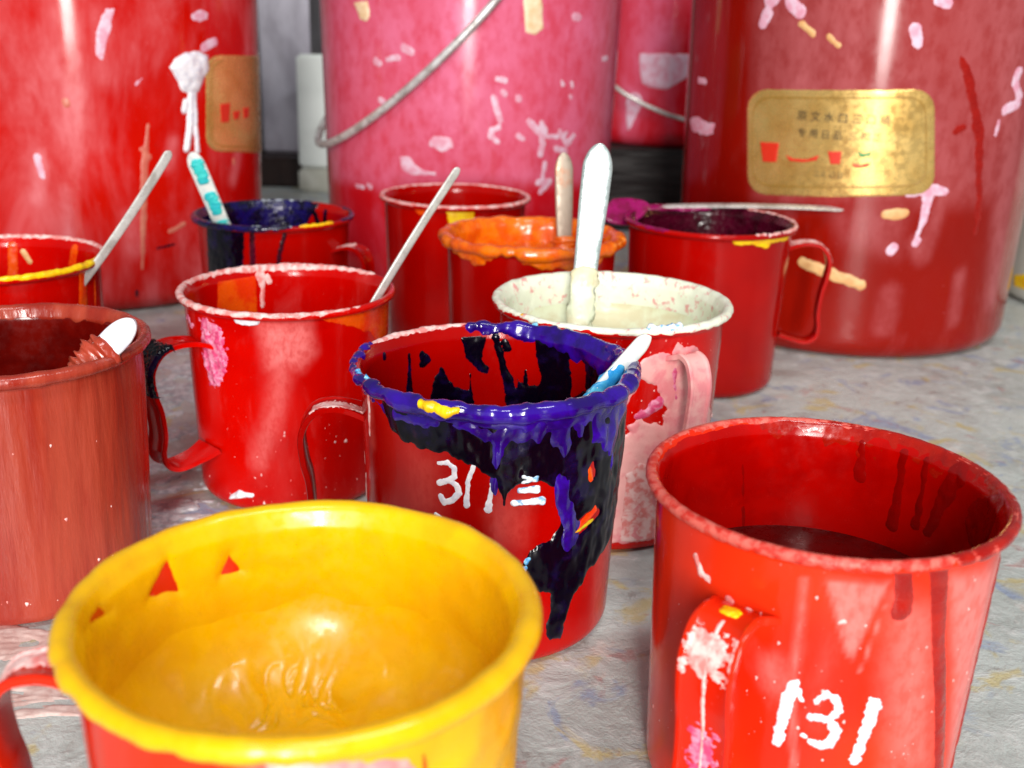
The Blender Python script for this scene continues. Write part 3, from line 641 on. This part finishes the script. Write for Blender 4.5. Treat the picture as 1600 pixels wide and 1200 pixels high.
# ================================================================== mugs
# --- yellow, in front
Y = mug('paint_mug', -.0506, .2426, .9842, 'mug thickly coated with wet yellow paint inside and over its rim')
Y.films = [('o', [('p', [(380, 1175), (650, 1172), (655, 1260), (380, 1260)])], .004, .7), ('o', [('l', [(110, 1110), (125, 1220)], .006)], .004, .8)]
Y.body(MT['red_front'], 256)
tri = [('p', [(122, 914), (150, 912), (170, 958), (142, 972), (134, 944)]), ('p', [(262, 874), (279, 923), (229, 934)]), ('p', [(358, 866), (378, 893), (346, 897)])]
Y.rim('yellow_coat', MT['yellow'], [(-170, 5, 95), (-150, 4, 95), (-120, 4.2, 95), (-108, 5.4, 95), (-96, 5.6, 95), (-86, 4.6, 95), (-78, 5, 95), (-74, 30, 95), (-60, 60, 95), (-20, 70, 95), (-5, 30, 95), (40, 8, 95), (90, 4, 95), (140, 5, 95)], T=.0014, e=.0018, na=.0022, nf=80, lump=.35, res=.0008, cut=tri, drip=.0015, lumpf=60)
Y.pool('yellow_paint', MT['yellow'], .063, .0016, 45, 5, .022, .0042, .0007, fil=.03)
Y.dabs('red_streak', MT['redpaint'], 'i', [('l', [(646, 1000), (641, 1060), (634, 1104)], .0004), ('l', [(713, 1010), (712, 1075)], .0003), ('l', [(660, 1060), (668, 1072)], .0006)], T=.0026, e=.0003, na=.0004, nf=400, res=.0004)
Y.handle(183, MT['red_front']); Y.handle_dab('pink_paint_smear', MT['pinkwhite'], .02, .5, -1, .1, .0005, 5)
Y.dabs('pink_dab', MT['pink'], 'o', [('p', [(420, 1186), (560, 1172), (640, 1172), (655, 1195), (665, 1250), (420, 1250)])], T=.0024, e=.001, na=.0008)
Y.dabs('orange_streak', MT['orangefilm'], 'o', [('l', [(658, 1172), (660, 1198)], .001)], T=.003, e=.001, na=.0004)
# --- red, lettered 131
R_ = mug('paint_mug', .1042, .3308, .9856, 'glossy red mug lettered 131 holding dark red paint, strap handle facing out')
R_.films = [('o', [('p', [(1290, 905), (1388, 910), (1330, 1030), (1322, 1020)])], .001, .75), ('o', [('p', [(1480, 900), (1590, 880), (1560, 1240), (1475, 1240)])], .004, .8), ('o', [('p', [(1400, 930), (1455, 960), (1450, 1200), (1390, 1200), (1385, 1050)])], .008, .55), ('o', [('l', [(1258, 905), (1250, 980), (1238, 1060), (1240, 1200)], .0011)], .0008, .5), ('o', [('l', [(1208, 1040), (1212, 1066)], .004)], .004, .4), ('o', [('l', [(1382, 945), (1345, 1048)], .0004)], .0004, .6)]
R_.body(MT['red_front'], 256)
crim = paint('crimson_paint', lin(178, 3, 0), lin(160, 1, 0), .2, 40, .08, .0006, spec=.35)
R_.rim('red_inner_coat', crim, [(-180, -3, 100), (-90, -3, 100), (0, -2, 100), (90, -3, 100)], T=.0003, na=.0012, nf=140, lump=.4, lumpf=50)
R_.rim('rim_wear', MT['rimred'], [(-150, 5, 2), (-120, 4.5, 2), (-100, 4, 1.5), (-60, 3.5, 2), (0, 3, 3), (60, 2, 4), (90, 2, 3), (140, 3, 2), (180, 5, 2)], T=.0002, e=.0006, na=.0026, nf=260, lump=.5)
R_.rim('wet_rim_paint', MT['redpaint'], [(-180, -9, -9), (-90, -9, -9), (-74, -9, -9), (-66, 5, 4), (-30, 6, 6), (20, 4, 14), (60, 1, 15), (95, -1, 10), (120, -9, -9)], T=.0003, e=.0012, na=.003, nf=150, lump=.6, seed=9)
R_.dabs('red_drip', MT['redpaint'], 'o', [('l', [(1412, 885), (1412, 935), (1408, 954)], (.0026, .003, .0034)), ('l', [(1468, 884), (1466, 1000), (1464, 1240)], (.0034, .0026, .003)), ('l', [(1590, 880), (1580, 960), (1555, 1100), (1540, 1220)], .0016)], T=.0008, e=.0015, na=.0004)
R_.dabs('lettering', MT['white'], 'o', [('l', [(1241, 1068), (1232, 1090), (1222, 1125), (1215, 1158)], (.0017, .0021, .0019, .0018)), ('l', [(1246, 1076), (1252, 1092)], .0008),
        ('l', [(1278, 1094), (1290, 1084), (1306, 1092), (1310, 1110), (1296, 1124), (1268, 1121)], (.0011, .0012, .0014, .0014)), ('l', [(1296, 1124), (1306, 1142), (1298, 1160), (1285, 1166), (1268, 1158)], (.0013, .0017, .0016, .0013)), ('l', [(1254, 1148), (1258, 1151)], .0008),
        ('l', [(1366, 1098), (1360, 1120), (1346, 1160), (1336, 1186)], (.0021, .0022, .0017, .0018)), ('l', [(1372, 1106), (1364, 1100)], .0013)], T=.00022, e=.0003, na=.0009, nf=620, res=.00035, rough=.3)
R_.dabs('inner_drip', paint('deep_red_drip', lin(140, 2, 1), lin(128, 2, 1), .2, 60, .05), 'i', [('l', [(1415, 690), (1405, 760), (1395, 820)], (.003, .0025, .0035)), ('l', [(1450, 700), (1440, 770), (1430, 820)], (.0025, .002, .003)), ('l', [(1348, 690), (1345, 720), (1344, 745)], (.002, .0028, .0035)), ('l', [(1160, 720), (1162, 820)], .0014), ('l', [(1500, 720), (1470, 790), (1450, 830)], (.006, .004, .003)), ('l', [(1560, 760), (1530, 820)], (.006, .01))], T=.0006, e=.0015, na=.0006)
R_.pool('dark_red_paint', MT['darkred'], .072, .0003, 30, 6, .0012)
R_.handle(233, MT['red_front'], top=.090, bot=.03, reach=.024, w=.018)
R_.handle_dab('white_paint_patch', MT['pinkwhite'], .25, .35, -.8, .7, .00022, 3, na=.5); R_.handle_dab('yellow_paint_dab', MT['yellow_fleck'], .11, .17, -.35, .3, .0009, 5, na=.12); R_.handle_dab('pink_paint_smear', MT['hotpink'], .5, .6, -.5, .5, .00015, 9, na=.7)
R_.handle_dab('white_paint_run', MT['pinkwhite'], .2, .75, -.06, .06, .0006, 12, na=.04)
R_.dabs('pale_dab', MT['pinkwhite'], 'o', [('l', [(1088, 870), (1096, 895), (1106, 905)], (.001, .0014, .001)), ('l', [(1140, 938), (1142, 970), (1137, 1028)], (.0014, .001, .0006)), ('l', [(1168, 952), (1184, 962)], .0007), ('l', [(1312, 974), (1318, 972)], .0008)], T=.0005, e=.0005, na=.0007, nf=420, res=.0005)
R_.specks('paint_specks', MT['pinkwhite'], 90, (1010, 900, 1560, 1200), (.00012, .0006), 4)
# --- indigo, lettered
B = mug('paint_mug', -.0074, .4400, 1.0066, 'red mug lettered 311 with thick indigo paint over the rim and down one side')
B.films = [('o', [('l', [(578, 640), (582, 690)], .003)], .003, .55), ('o', [('p', [(640, 700), (680, 720), (690, 800), (640, 800)])], .006, .4), ('o', [('p', [(760, 800), (830, 770), (820, 850), (770, 840)])], .006, .45), ('o', [('p', [(930, 880), (960, 800), (955, 1000), (920, 1020)])], .004, .4)]
B.body(MT['clean_red'], 256)
B.dabs('black_run', MT['black'], 'o', [('p', [(598, 640), (612, 672), (640, 695), (672, 703), (700, 708), (725, 722), (740, 730), (752, 740), (765, 742), (776, 752), (784, 772), (788, 790), (792, 770), (806, 758), (832, 752), (858, 758), (872, 768), (876, 800), (874, 828), (858, 842), (838, 852), (820, 872), (815, 884), (830, 905), (832, 920), (860, 928), (862, 952), (850, 975), (858, 1000), (876, 998), (884, 960), (900, 928), (920, 890), (948, 852), (966, 790), (972, 740), (978, 680), (990, 620), (800, 600), (600, 600)])], T=.0008, e=.0014, na=.0018, nf=210, res=.0006, rough=.5, nz=.6,
       cut=[('p', [(918, 734), (926, 724), (930, 745), (918, 752)]), ('p', [(888, 826), (928, 790), (936, 800), (900, 840)])])
B.dabs('indigo_run', MT['indigo'], 'o', [('p', [(560, 600), (590, 632), (615, 655), (660, 668), (700, 668), (740, 676), (772, 700), (778, 760), (790, 700), (830, 690), (870, 700), (895, 760), (905, 820), (900, 860), (880, 890), (872, 800), (862, 745), (900, 690), (940, 700), (952, 740), (968, 660), (1000, 600), (800, 590)]), ('l', [(770, 640), (775, 700), (774, 780)], (.001, .002, .0012)), ('l', [(880, 770), (885, 850)], (.003, .002))], T=.0016, e=.002, na=.0022, nf=170, res=.0006, rough=.6, seed=4, nz=.5)
B.rim('indigo_rim_paint', MT['indigo'], [(-180, 3, 1), (-150, 5, 1.5), (-140, 7, 1.5), (-120, 9, 3), (-90, 14, 3), (-50, 15, 3), (-20, 12, 6), (0, 9, 12), (20, 4, 16), (45, 2, 13), (65, 2, 9), (85, 1.5, 6), (105, 1, 4), (112, -4, -4), (150, -4, -4), (160, 1, 1)], T=.0018, e=.0018, na=.0026, nf=150, lump=.8, res=.0007, lumpf=85, drip=.004)
B.rim('pale_rim_paint', MT['pinkwhite'], [(-160, -6, -6), (95, -6, -6), (105, 2, 1), (115, 3, 2.5), (150, 3, 2.5), (160, 2, 1), (172, -6, -6)], T=.0006, na=.001, nf=300, lump=.8, seed=12)
B.rim('blue_rim_paint', MT['blue'], [(-180, -6, -6), (-178, -2, -2), (-165, .6, .6), (-145, .8, .6), (-137, -6, -6), (85, -6, -6), (75, .3, .3), (68, .3, .3), (60, -6, -6)], T=.0022, na=.0022, nf=420, lump=.8, seed=14, res=.0006)
B.dabs('inner_drip', MT['black'], 'i', [('p', [(835, 520), (870, 535), (940, 560), (985, 590), (940, 640), (860, 640), (835, 620), (845, 590), (838, 555)]), ('p', [(720, 512), (760, 515), (752, 560), (764, 575), (762, 586), (748, 580), (730, 560), (722, 535)]), ('l', [(774, 520), (786, 570), (798, 610), (802, 640)], (.0018, .0018, .003, .004)), ('l', [(640, 555), (640, 610)], (.0008, .002)), ('l', [(661, 555), (668, 562), (660, 570)], (.0022, .0018)), ('l', [(600, 556), (601, 558)], .0014), ('p', [(690, 570), (698, 590), (712, 605), (735, 610), (735, 640), (670, 640), (676, 600)]), ('p', [(735, 585), (742, 640), (728, 640)]), ('l', [(790, 538), (792, 542)], .0024), ('l', [(821, 580), (822, 600)], .001), ('p', [(808, 592), (820, 602), (842, 604), (842, 640), (808, 640)])], T=.0006, e=.0009, na=.001, nf=320, cut=[('p', [(888, 562), (906, 556), (914, 570), (915, 610), (892, 625), (894, 595)])])
B.pool('black_paint', MT['black'], .05, .0004, 40, 6, .001)
y0, y1 = B.rim_az(660, 627), B.rim_az(735, 640)
B.rim('yellow_dab', MT['yellow_fleck'], [(-180, -6, -6), (y0 - 3, -6, -6), (y0, 3.4, -.2), ((y0 + y1) / 2, 5.0, -.6), (y1 - 4, 3.4, -1), (y1 + 2, -6, -6)], T=.0052, e=.0014, na=.0006, nf=240, lump=.3, seed=21, res=.0005)
B.dabs('lettering', MT['white'], 'o', [('l', [(686, 724), (700, 722), (710, 732), (710, 745), (700, 750)], (.0008, .001, .0012, .0011)), ('l', [(687, 754), (700, 751), (714, 758), (718, 770), (706, 782), (694, 785), (689, 775)], (.0014, .001, .0013, .0014, .0012)), ('l', [(741, 726), (732, 750), (730, 770), (729, 789)], (.0009, .001, .0009, .0014)), ('l', [(770, 745), (766, 775), (763, 796)], (.0006, .0009, .0017)), ('l', [(681, 803), (688, 807)], .0009)], T=.0003, e=.0004, na=.0004, nf=560, res=.0004)
B.dabs('lettering', MT['bluewhite'], 'o', [('l', [(818, 744), (836, 748)], .0012), ('l', [(818, 752), (838, 744)], .0010), ('l', [(812, 766), (838, 764)], (.0011, .0015)), ('l', [(803, 786), (822, 784), (846, 782)], (.0012, .001, .0017))], T=.0022, e=.0005, na=.0003, nf=500, res=.0004)
B.dabs('pale_drip', MT['pinkwhite'], 'o', [('l', [(575, 618), (577, 640), (578, 680)], (.0014, .0012, .0006)), ('l', [(572, 740), (573, 775)], (.0008, .0014)), ('l', [(562, 705), (563, 725)], .0005)], T=.0006, na=.0004, res=.0005)
B.dabs('lime_streak', paint('lime_streak_paint', lin(190, 186, 20), lin(206, 120, 20), .3), 'o', [('l', [(886, 836), (905, 826), (926, 812)], (.0008, .0013, .0005))], T=.0013, na=.0005, res=.0005)
B.dabs('orange_streak', MT['orangefilm'], 'o', [('l', [(900, 826), (928, 796)], (.0015, .002)), ('l', [(921, 735), (923, 748)], .0014), ('l', [(940, 700), (936, 720)], .0014)], T=.0009, na=.0006, res=.0005)
B.dabs('blue_fleck', MT['blue'], 'o', [('l', [(822, 878), (826, 872)], .0011), ('l', [(818, 892), (821, 886)], .0009)], T=.0014, e=.0005, na=.0005, res=.0004)
B.handle(186, MT['clean_red']); B.handle_dab('peach_paint_dab', MT['peach'], .52, .6, -1, -.5, .0012, 5, na=.2); B.handle_dab('pink_paint_smear', MT['pinkwhite'], .02, .25, -.3, 1, .0003, 7, na=.4)
# --- pale mint
P = mug('paint_mug', .0499, .5463, 1.0258, 'red mug daubed with pale pink outside and filled with pale mint paint')
P.body(MT['red'])
P.rim('mint_rim_paint', MT['mintpink'], [(-180, 3, 90), (-120, 2, 90), (-90, 3, 90), (-45, 4, 90), (0, 4, 90), (60, 4, 90), (120, 4, 90)], T=.0007, e=.0014, na=.0016, nf=200, lump=.5, lumpf=110)
P.rim('ochre_rim_paint', MT['yellow_fleck'], [(-180, -6, -6), (-165, -6, -6), (-150, 1, 0), (-138, 1, 0), (-132, -6, -6), (-112, -6, -6), (-106, .6, 0), (-98, .6, 0), (-92, -6, -6)], T=.0016, na=.001, nf=300, seed=7)
P.rim('blue_flecked_rim', MT['bluewhite'], [(-180, -6, -6), (-84, -6, -6), (-78, 2, 2), (-62, 2, 2), (-55, -6, -6)], T=.0024, e=.001, na=.0012, nf=300, lump=1, seed=17)
P.pool('mint_paint', MT['mint'], .088, .001, 50, 6, .008, .0016, fil=.012)
P.dabs('pink_daub', MT['pink'], 'o', [('p', [(1010, 560), (1030, 548), (1050, 556), (1060, 530), (1066, 545), (1090, 540), (1096, 560), (1104, 580), (1106, 700), (1000, 700), (960, 640), (965, 590), (990, 575)]), ('p', [(930, 700), (950, 690), (1010, 660), (1030, 680), (1035, 860), (930, 866)])], T=.0006, na=.0016, nf=200, cut=[('p', [(975, 640), (1000, 595), (1028, 600), (1040, 640), (1034, 665), (1000, 655), (970, 672)])])
P.dabs('rose_smear', MT['hotpink'], 'o', [('l', [(1000, 650), (1030, 630)], (.002, .003)), ('l', [(1050, 570), (1055, 620)], .002)], T=.0009, na=.0016, nf=260)
P.dabs('white_run', MT['pinkwhite'], 'o', [('p', [(975, 740), (1000, 720), (1025, 730), (1025, 866), (965, 866)])], T=.0009, na=.0012, nf=160)
P.handle(-60, MT['pink'], top=.1, reach=.018, w=.012); 
P.specks('paint_specks', MT['pinkwhite'], 60, (960, 520, 1125, 700), (.0002, .0012), 8)
# --- pink-rimmed red
K = mug('paint_mug', -.1228, .5753, .9694, 'red mug with a pink rim and a rose smear by its handle')
K.films = [('o', [('p', [(405, 505), (480, 495), (490, 550), (470, 575), (420, 575)])], .006, .8), ('o', [('l', [(445, 560), (430, 640), (405, 720)], .004)], .006, .5), ('o', [('l', [(310, 770), (300, 700)], .004)], .006, .4)]  # paler pink patch and streaks mixed into the wall colour
K.body(MT['red'])
K.rim('pink_rim_paint', MT['pinkwhite'], [(-180, 4, 2.5), (-150, 3, 2.5), (-100, 3, 2), (-60, 2.5, 1.5), (-40, 1, 0), (-30, -3, -3), (30, -3, -3), (45, 2, 2), (90, 3, 4), (105, 3, 5), (150, 3.5, 3)], T=.0006, e=.0009, na=.0014, nf=220, lump=.8)
K.dabs('inner_drip', MT['pinkwhite'], 'i', [('l', [(407, 424), (410, 450), (410, 478)], (.003, .0014, .0012)), ('l', [(418, 432), (421, 440)], .0017)], T=.0008, na=.0006)
K.dabs('rose_smear', MT['hotpink'], 'o', [('p', [(312, 500), (325, 497), (344, 512), (356, 545), (354, 575), (342, 605), (330, 600), (318, 560)]), ('l', [(294, 495), (300, 510)], .0016)], T=.0007, e=.0008, na=.0035, nf=340, rough=.8, res=.0006)
K.dabs('white_dab', MT['white'], 'o', [('l', [(370, 496), (402, 496)], .0013), ('l', [(362, 776), (376, 772), (394, 774)], (.001, .0022, .001))], T=.0026, e=.0008, na=.0006)
K.dabs('orange_film', MT['orangefilm'], 'o', [('p', [(500, 490), (560, 488), (612, 465), (612, 600), (596, 560), (580, 520), (540, 508)])], T=.0003, e=.001, na=.0014, nf=160)
K.dabs('orange_film', MT['orangefilm'], 'i', [('p', [(340, 432), (400, 426), (402, 490), (340, 490)])], T=.0003, e=.001, na=.0006, nf=160)
K.pool('red_paint', MT['redpaint'], .045, .0003, 40, 6, .001)
K.handle(226, MT['red'], w=.017, reach=.033); K.handle_dab('black_paint_patch', MT['black'], .2, .42, -1, 1, .0016, 5, wrap=True)
K.specks('paint_specks', MT['pinkwhite'], 40, (300, 640, 560, 790), (.0002, .0011), 5)
# --- brown-red, at the left edge
N = mug('paint_mug', -.2215, .4569, .9902, 'mug coated all over in streaky brown red paint')
N.body(MT['red'])
N.rim('brown_red_coat', MT['brown'], [(-180, 122, 5), (0, 122, 5), (40, 110, 6), (60, 40, 7), (100, 20, 8), (140, 60, 6)], T=.0011, e=.0015, na=.003, nf=90, lump=.32, nz=.1, lumpf=110, drip=.003)
N.rim('dark_inner_coat', paint('dark_brown_red_paint', lin(104, 8, 3), lin(84, 4, 2), .22, 50, .15, .0008, spec=.35), [(-180, -4, 100), (0, -4, 100)], T=.0004, na=.002, nf=120, seed=8, lump=.4, lumpf=60)
N.pool('brown_red_paint', MT['darkred'], .07, .0005, 40, 6, .002)
N.specks('paint_specks', MT['pinkwhite'], 16, (0, 620, 190, 960), (.0003, .0009), 12, base=.0011)
# --- orange
O = mug('paint_mug', .0102, .7238, 1.0062, 'red mug heaped with lumpy orange paint spilling over the rim')
O.body(MT['clean_red'])
O.rim('orange_rim_paint', MT['orange'], [(-180, 9, 90), (-150, 12, 90), (-128, 15, 90), (-112, 8, 90), (-100, 5, 90), (-95, 12, 90), (-70, 16, 90), (-40, 13, 90), (0, 9, 90), (90, 7, 90)], T=.0022, e=.0018, na=.005, nf=120, lump=.6, lumpf=75, res=.001)
O.pool('orange_paint', MT['orange'], .099, .002, 60, 6, .004, .003)
# --- indigo rim, behind
U = mug('paint_mug', -.178, .7965, .9719, 'red mug with a dark navy rim and a yellow dab near its handle')
U.body(MT['clean_red'])
U.rim('navy_rim_paint', MT['navy'], [(-180, 6, 90), (-150, 8, 90), (-120, 5, 60), (-95, 5, 4), (-70, 3, 2), (-58, -4, -4), (-30, -4, -4), (-20, 2, 2), (10, 3, 2), (40, 1.5, 1), (60, -3, -3), (75, 1, 20), (85, 2, 90), (120, 4, 95)], T=.0008, e=.001, na=.002, nf=180, lump=.25)
U.rim('grey_rim_paint', MT['grey'], [(-180, -6, -6), (-105, -6, -6), (-96, 1, .6), (-66, 1, .6), (-60, -6, -6), (60, -6, -6), (80, 1, 2), (112, 1, 2.5), (125, -6, -6)], T=.0012, na=.0012, nf=240, seed=8)
U.rim('yellow_rim_dab', MT['yellow_fleck'], [(-180, -6, -6), (-64, -6, -6), (-60, 1.5, 1), (-32, 1.5, 1), (-28, -6, -6), (0, -6, -6)], T=.0016, na=.0006, nf=300, seed=9)
U.dabs('black_run', MT['black'], 'o', [('p', [(322, 350), (382, 360), (378, 470), (328, 470)])], T=.0006, na=.001); U.dabs('plum_run', MT['plum'], 'o', [('l', [(394, 362), (396, 460)], .002), ('l', [(445, 362), (436, 400), (430, 460)], .0016)], T=.0005, na=.0006)
U.dabs('inner_drip', MT['black'], 'i', [('l', [(487, 315), (492, 335), (500, 360)], .0022), ('l', [(508, 316), (506, 360)], .002)], T=.0006, na=.0006)
U.pool('navy_paint', MT['black'], .05); U.handle(-22, MT['clean_red']); U.handle_dab('pink_paint_dab', MT['pinkwhite'], .03, .16, -.8, .8, .0008, 3)
# --- clean red, behind
C = mug('paint_mug', -.05, .88, 1.0101, 'clean red mug with a pale scuffed rim between the orange mug and the bucket')
C.body(MT['clean_red'])
C.rim('rim_wear', MT['pinkwhite'], [(-180, 2.6, 2), (-90, 2.2, 1.5), (0, 3, 2), (90, 2, 2)], T=.0005, na=.001, nf=220, lump=.7)
C.dabs('yellow_patch', MT['yellow_fleck'], 'o', [('p', [(698, 327), (741, 326), (738, 372), (704, 372)])], T=.0004, na=.0008); C.dabs('orange_patch', MT['orangefilm'], 'o', [('p', [(648, 326), (672, 328), (668, 338), (654, 336)])], T=.0004, na=.0008)
C.pool('red_paint', MT['redpaint'], .06); C.handle(100, MT['clean_red'])
# --- plum inside, with handle to the side
D = mug('paint_mug', .1393, .7845, 1.0335, 'deep red mug with plum paint inside and yellow drips on its rim')
D.body(MT['clean_red'])
D.rim('plum_inner_coat', MT['plum'], [(-180, 0, 90), (-90, -1, 90), (0, -1.5, 90), (90, 1, 90)], T=.0005, na=.0015, nf=160)
D.rim('magenta_rim_paint', MT['magenta'], [(-180, 3, 2), (-130, 2, 1), (-110, -4, -4), (-70, -4, -4), (-62, 2, 1), (-40, 1, 1), (-30, -4, -4), (30, -4, -4), (60, 2, 3), (120, 3, 4)], T=.0008, na=.0015, nf=180, seed=5)
D.rim('pale_rim_paint', MT['pinkwhite'], [(-180, -6, -6), (-75, -6, -6), (-68, 1.6, 1), (30, 2, 1.5), (60, 1, 1), (70, -6, -6)], T=.0010, na=.0018, nf=260, seed=6)
D.dabs('yellow_drip', MT['yellow_fleck'], 'o', [('l', [(1150, 364), (1178, 362)], .0016), ('l', [(1180, 374), (1196, 378), (1205, 368)], (.0024, .004, .002)), ('l', [(1200, 362), (1230, 355)], .0018)], T=.0026, e=.001, na=.0008)
D.pool('plum_paint', MT['plum'], .085); D.handle(-4, MT['clean_red'], reach=.029, w=.012, top=.098, bot=.036); D.handle_dab('pink_paint_smear', MT['pinkwhite'], .0, .34, -1, 1, .0004, 4, na=.5)
# --- yellow rim, back left
E = mug('paint_mug', -.2954, .6052, 1.0199, 'red mug with a yellow line of paint along part of its rim')
E.body(MT['red'])
E.rim('rim_wear', MT['pinkwhite'], [(-180, 2.6, 2), (-90, 2.4, 1.5), (-60, 2, 1), (-40, -4, -4), (0, -4, -4), (25, 1, 2), (90, 3, 3)], T=.0006, na=.001, nf=220, lump=.7)
E.rim('yellow_rim_paint', MT['yellow_fleck'], [(-180, -6, -6), (-84, -6, -6), (-76, 1.5, 0), (-50, 3, 1.5), (-10, 3.4, 2.5), (6, 2, 1.5), (14, -6, -6)], T=.0011, na=.0008, nf=220, seed=5)
E.dabs('orange_drip', MT['orangefilm'], 'o', [('l', [(130, 430), (130, 480)], .0036), ('l', [(148, 425), (149, 480)], .001)], T=.0005, na=.0006); E.dabs('cream_dab', MT['tan'], 'i', [('l', [(36, 393), (46, 408)], .0018)], T=.0008, na=.0004)
E.dabs('inner_streak', MT['orangefilm'], 'i', [('l', [(20, 385), (20, 430)], .003), ('l', [(115, 380), (112, 420)], .003)], T=.0004, na=.0006)
E.pool('red_paint', MT['redpaint'], .06); E.handle(120, MT['red'])

# ================================================================== tools standing in the mugs
def tool(name, label, cat, A, B, wA, wB, th, mat, side, part='blade', bow=(0, 0, 0), **k):
    o = thing(name, tuple(B), label, cat, 'tools left in the paint mugs'); blade(part, rel(o, A), rel(o, B), wA, wB, th, mat, o, side, bow, **k); return o
A_, B_ = at_y(938, 224, .585), at_y(902, 530, .552)
T5 = tool('palette_knife', 'broad pale steel palette knife standing in the mint paint', 'palette knife', A_, B_, .0062, .0052, .0016, MT['bluesteel'], (1, 0, 0), prof=([0, .12, .3, .6, 1], [.0068, .008, .0078, .0064, .0054]), round_a=1.0)
pm = T5.children[0]
def smear(name, tl, parent_o, A, B, f0, f1, w, th, mat, side, seed=1, amp=.25):
    A, B = np.array(A), np.array(B); a, b = A + (B - A) * f0, A + (B - A) * f1; n = 40; m = 16
    u = np.linspace(0, 1, n); Pp = a + (b - a) * u[:, None]; secs = []
    for i, uu in enumerate(u):
        e_ = math.sqrt(max(.002, 1 - (2 * uu - 1) ** 8)); sc = []
        for j in range(m):
            t_ = 2 * np.pi * j / m; nz_ = 1 + amp * float(fbm(np.array([[math.cos(t_) * 1.5, math.sin(t_) * 1.5, uu * 9 + seed * 5]]), seed, 2)[0])
            sc.append((w * e_ * nz_ * math.copysign(abs(math.cos(t_)) ** .7, math.cos(t_)), th * e_ * nz_ * math.sin(t_)))
        secs.append(sc)
    return sweep(name, Pp - np.array(tl.location), secs, mat, parent_o, side)
smear('mint_paint_smear', T5, T5, A_, B_, .62, 1.0, .0066, .0022, MT['mint'], (1, 0, 0), 3, .35)
A_, B_ = at_y(881, 238, .742), at_y(882, 400, .735)
T4 = tool('palette_knife', 'stained steel palette knife stuck upright in the orange paint', 'palette knife', A_, B_, .006, .0045, .0016, MT['oldsteel'], (1, .1, 0), prof=([0, .15, .5, 1], [.0056, .0062, .006, .0046]), round_a=1.0)
smear('orange_paint_smear', T4, T4, A_, B_, .8, 1.08, .0075, .004, MT['orange'], (1, 0, 0), 5, .5)
A_ = at_y(717, 262, .60); c0 = at_y(598, 456, .572); B_ = c0 + (c0 - A_) * .45
T3 = tool('steel_spatula', 'thin steel spatula leaning out of the pink-rimmed mug', 'spatula', A_, B_, .0026, .0024, .0016, MT['steel'], (.6, .55, -.35), bow=(-.002, 0, -.001), round_a=.6)
A_ = at_y(266, 236, .64); c0 = at_y(150, 404, .60); B_ = c0 + (c0 - A_) * .5
T2 = tool('steel_spatula', 'thin steel spatula leaning over the yellow rim of a mug', 'spatula', A_, B_, .0028, .0024, .0016, MT['steel'], (.6, .55, -.35), bow=(.001, 0, -.002), round_a=.6)
A_, c0 = at_y(1014, 525, .447), at_y(935, 612, .428); B_ = c0 + (c0 - A_) * 1.3
T6 = tool('white_stirrer', 'white handled stirrer smeared with blue, resting on the indigo rim', 'stirrer', A_, B_, .0042, .0036, .003, MT['ivory'], (.6, .45, -.6), 'handle', round_a=.8)
smear('blue_paint_smear', T6, T6, A_, B_, .22, .75, .0042, .0021, paint('azure_paint', lin(40, 140, 205), lin(90, 190, 225), .3, 60, .2), (.6, .45, -.6), 4, .4)
A_, c0 = at_y(210, 500, .440), at_y(165, 545, .437); B_ = c0 + (c0 - A_) * 1.5
T7 = tool('white_stirrer', 'rounded white stirrer end sticking out over the brown red rim', 'stirrer', A_, B_, .0062, .005, .0032, MT['white'], (.7, -.1, -.7), 'handle', round_a=1.0)
smear('brown_paint_smear', T7, T7, A_, B_, .32, .8, .0066, .003, MT['brown'], (.7, -.1, -.7), 6, .6)
A_, c0 = at_y(299, 238, .775), at_y(346, 348, .79); B_ = c0 + (c0 - A_) * .7
T1 = tool('white_stirrer', 'white plastic handle dabbed with turquoise, leaning in the navy-rimmed mug', 'stirrer', A_, B_, .0062, .0058, .003, MT['ivory'], (1, .1, .3), 'handle', round_a=.9)
for f0, f1, s_ in ((.05, .26, 1), (.32, .52, 2), (.56, .66, 3)):
    smear('turquoise_paint_dab', T1, T1, A_ + np.array([.0008, -.0012, 0]), B_ + np.array([.0008, -.0012, 0]), f0, f1, .004, .0012, MT['turquoise'], (1, .1, .3), s_, .5)
zr = D.H + .0016
a_, b_ = at_z(1000, 322, zr + .004), at_z(1315, 326, zr); a_[1] = .822; b_[1] = .838; a_ = at_y(1000, 324, .822); b_ = at_y(1318, 327, .842)
T8 = thing('spoon', tuple(a_), 'steel spoon lying across the plum mug, its bowl covered in magenta', 'spoon', 'tools left in the paint mugs')
blade('handle', rel(T8, a_), rel(T8, b_), .0032, .0042, .0016, MT['steel'], T8, (0, 1, .25), bow=(0, 0, .002), round_b=.8)
e0, e1 = at_y(944, 342, .80), at_y(1012, 321, .822)
blade('bowl', rel(T8, e0), rel(T8, e1), .012, .006, .0045, MT['magenta'], T8, (.3, .9, .75), prof=([0, .35, .7, 1], [.010, .0125, .009, .003]), round_a=.8, round_b=.3, cup=.25)
smear('magenta_paint_smear', T8, T8, a_, b_, .0, .35, .0042, .0016, MT['magenta'], (0, 1, .25), 3, .4)
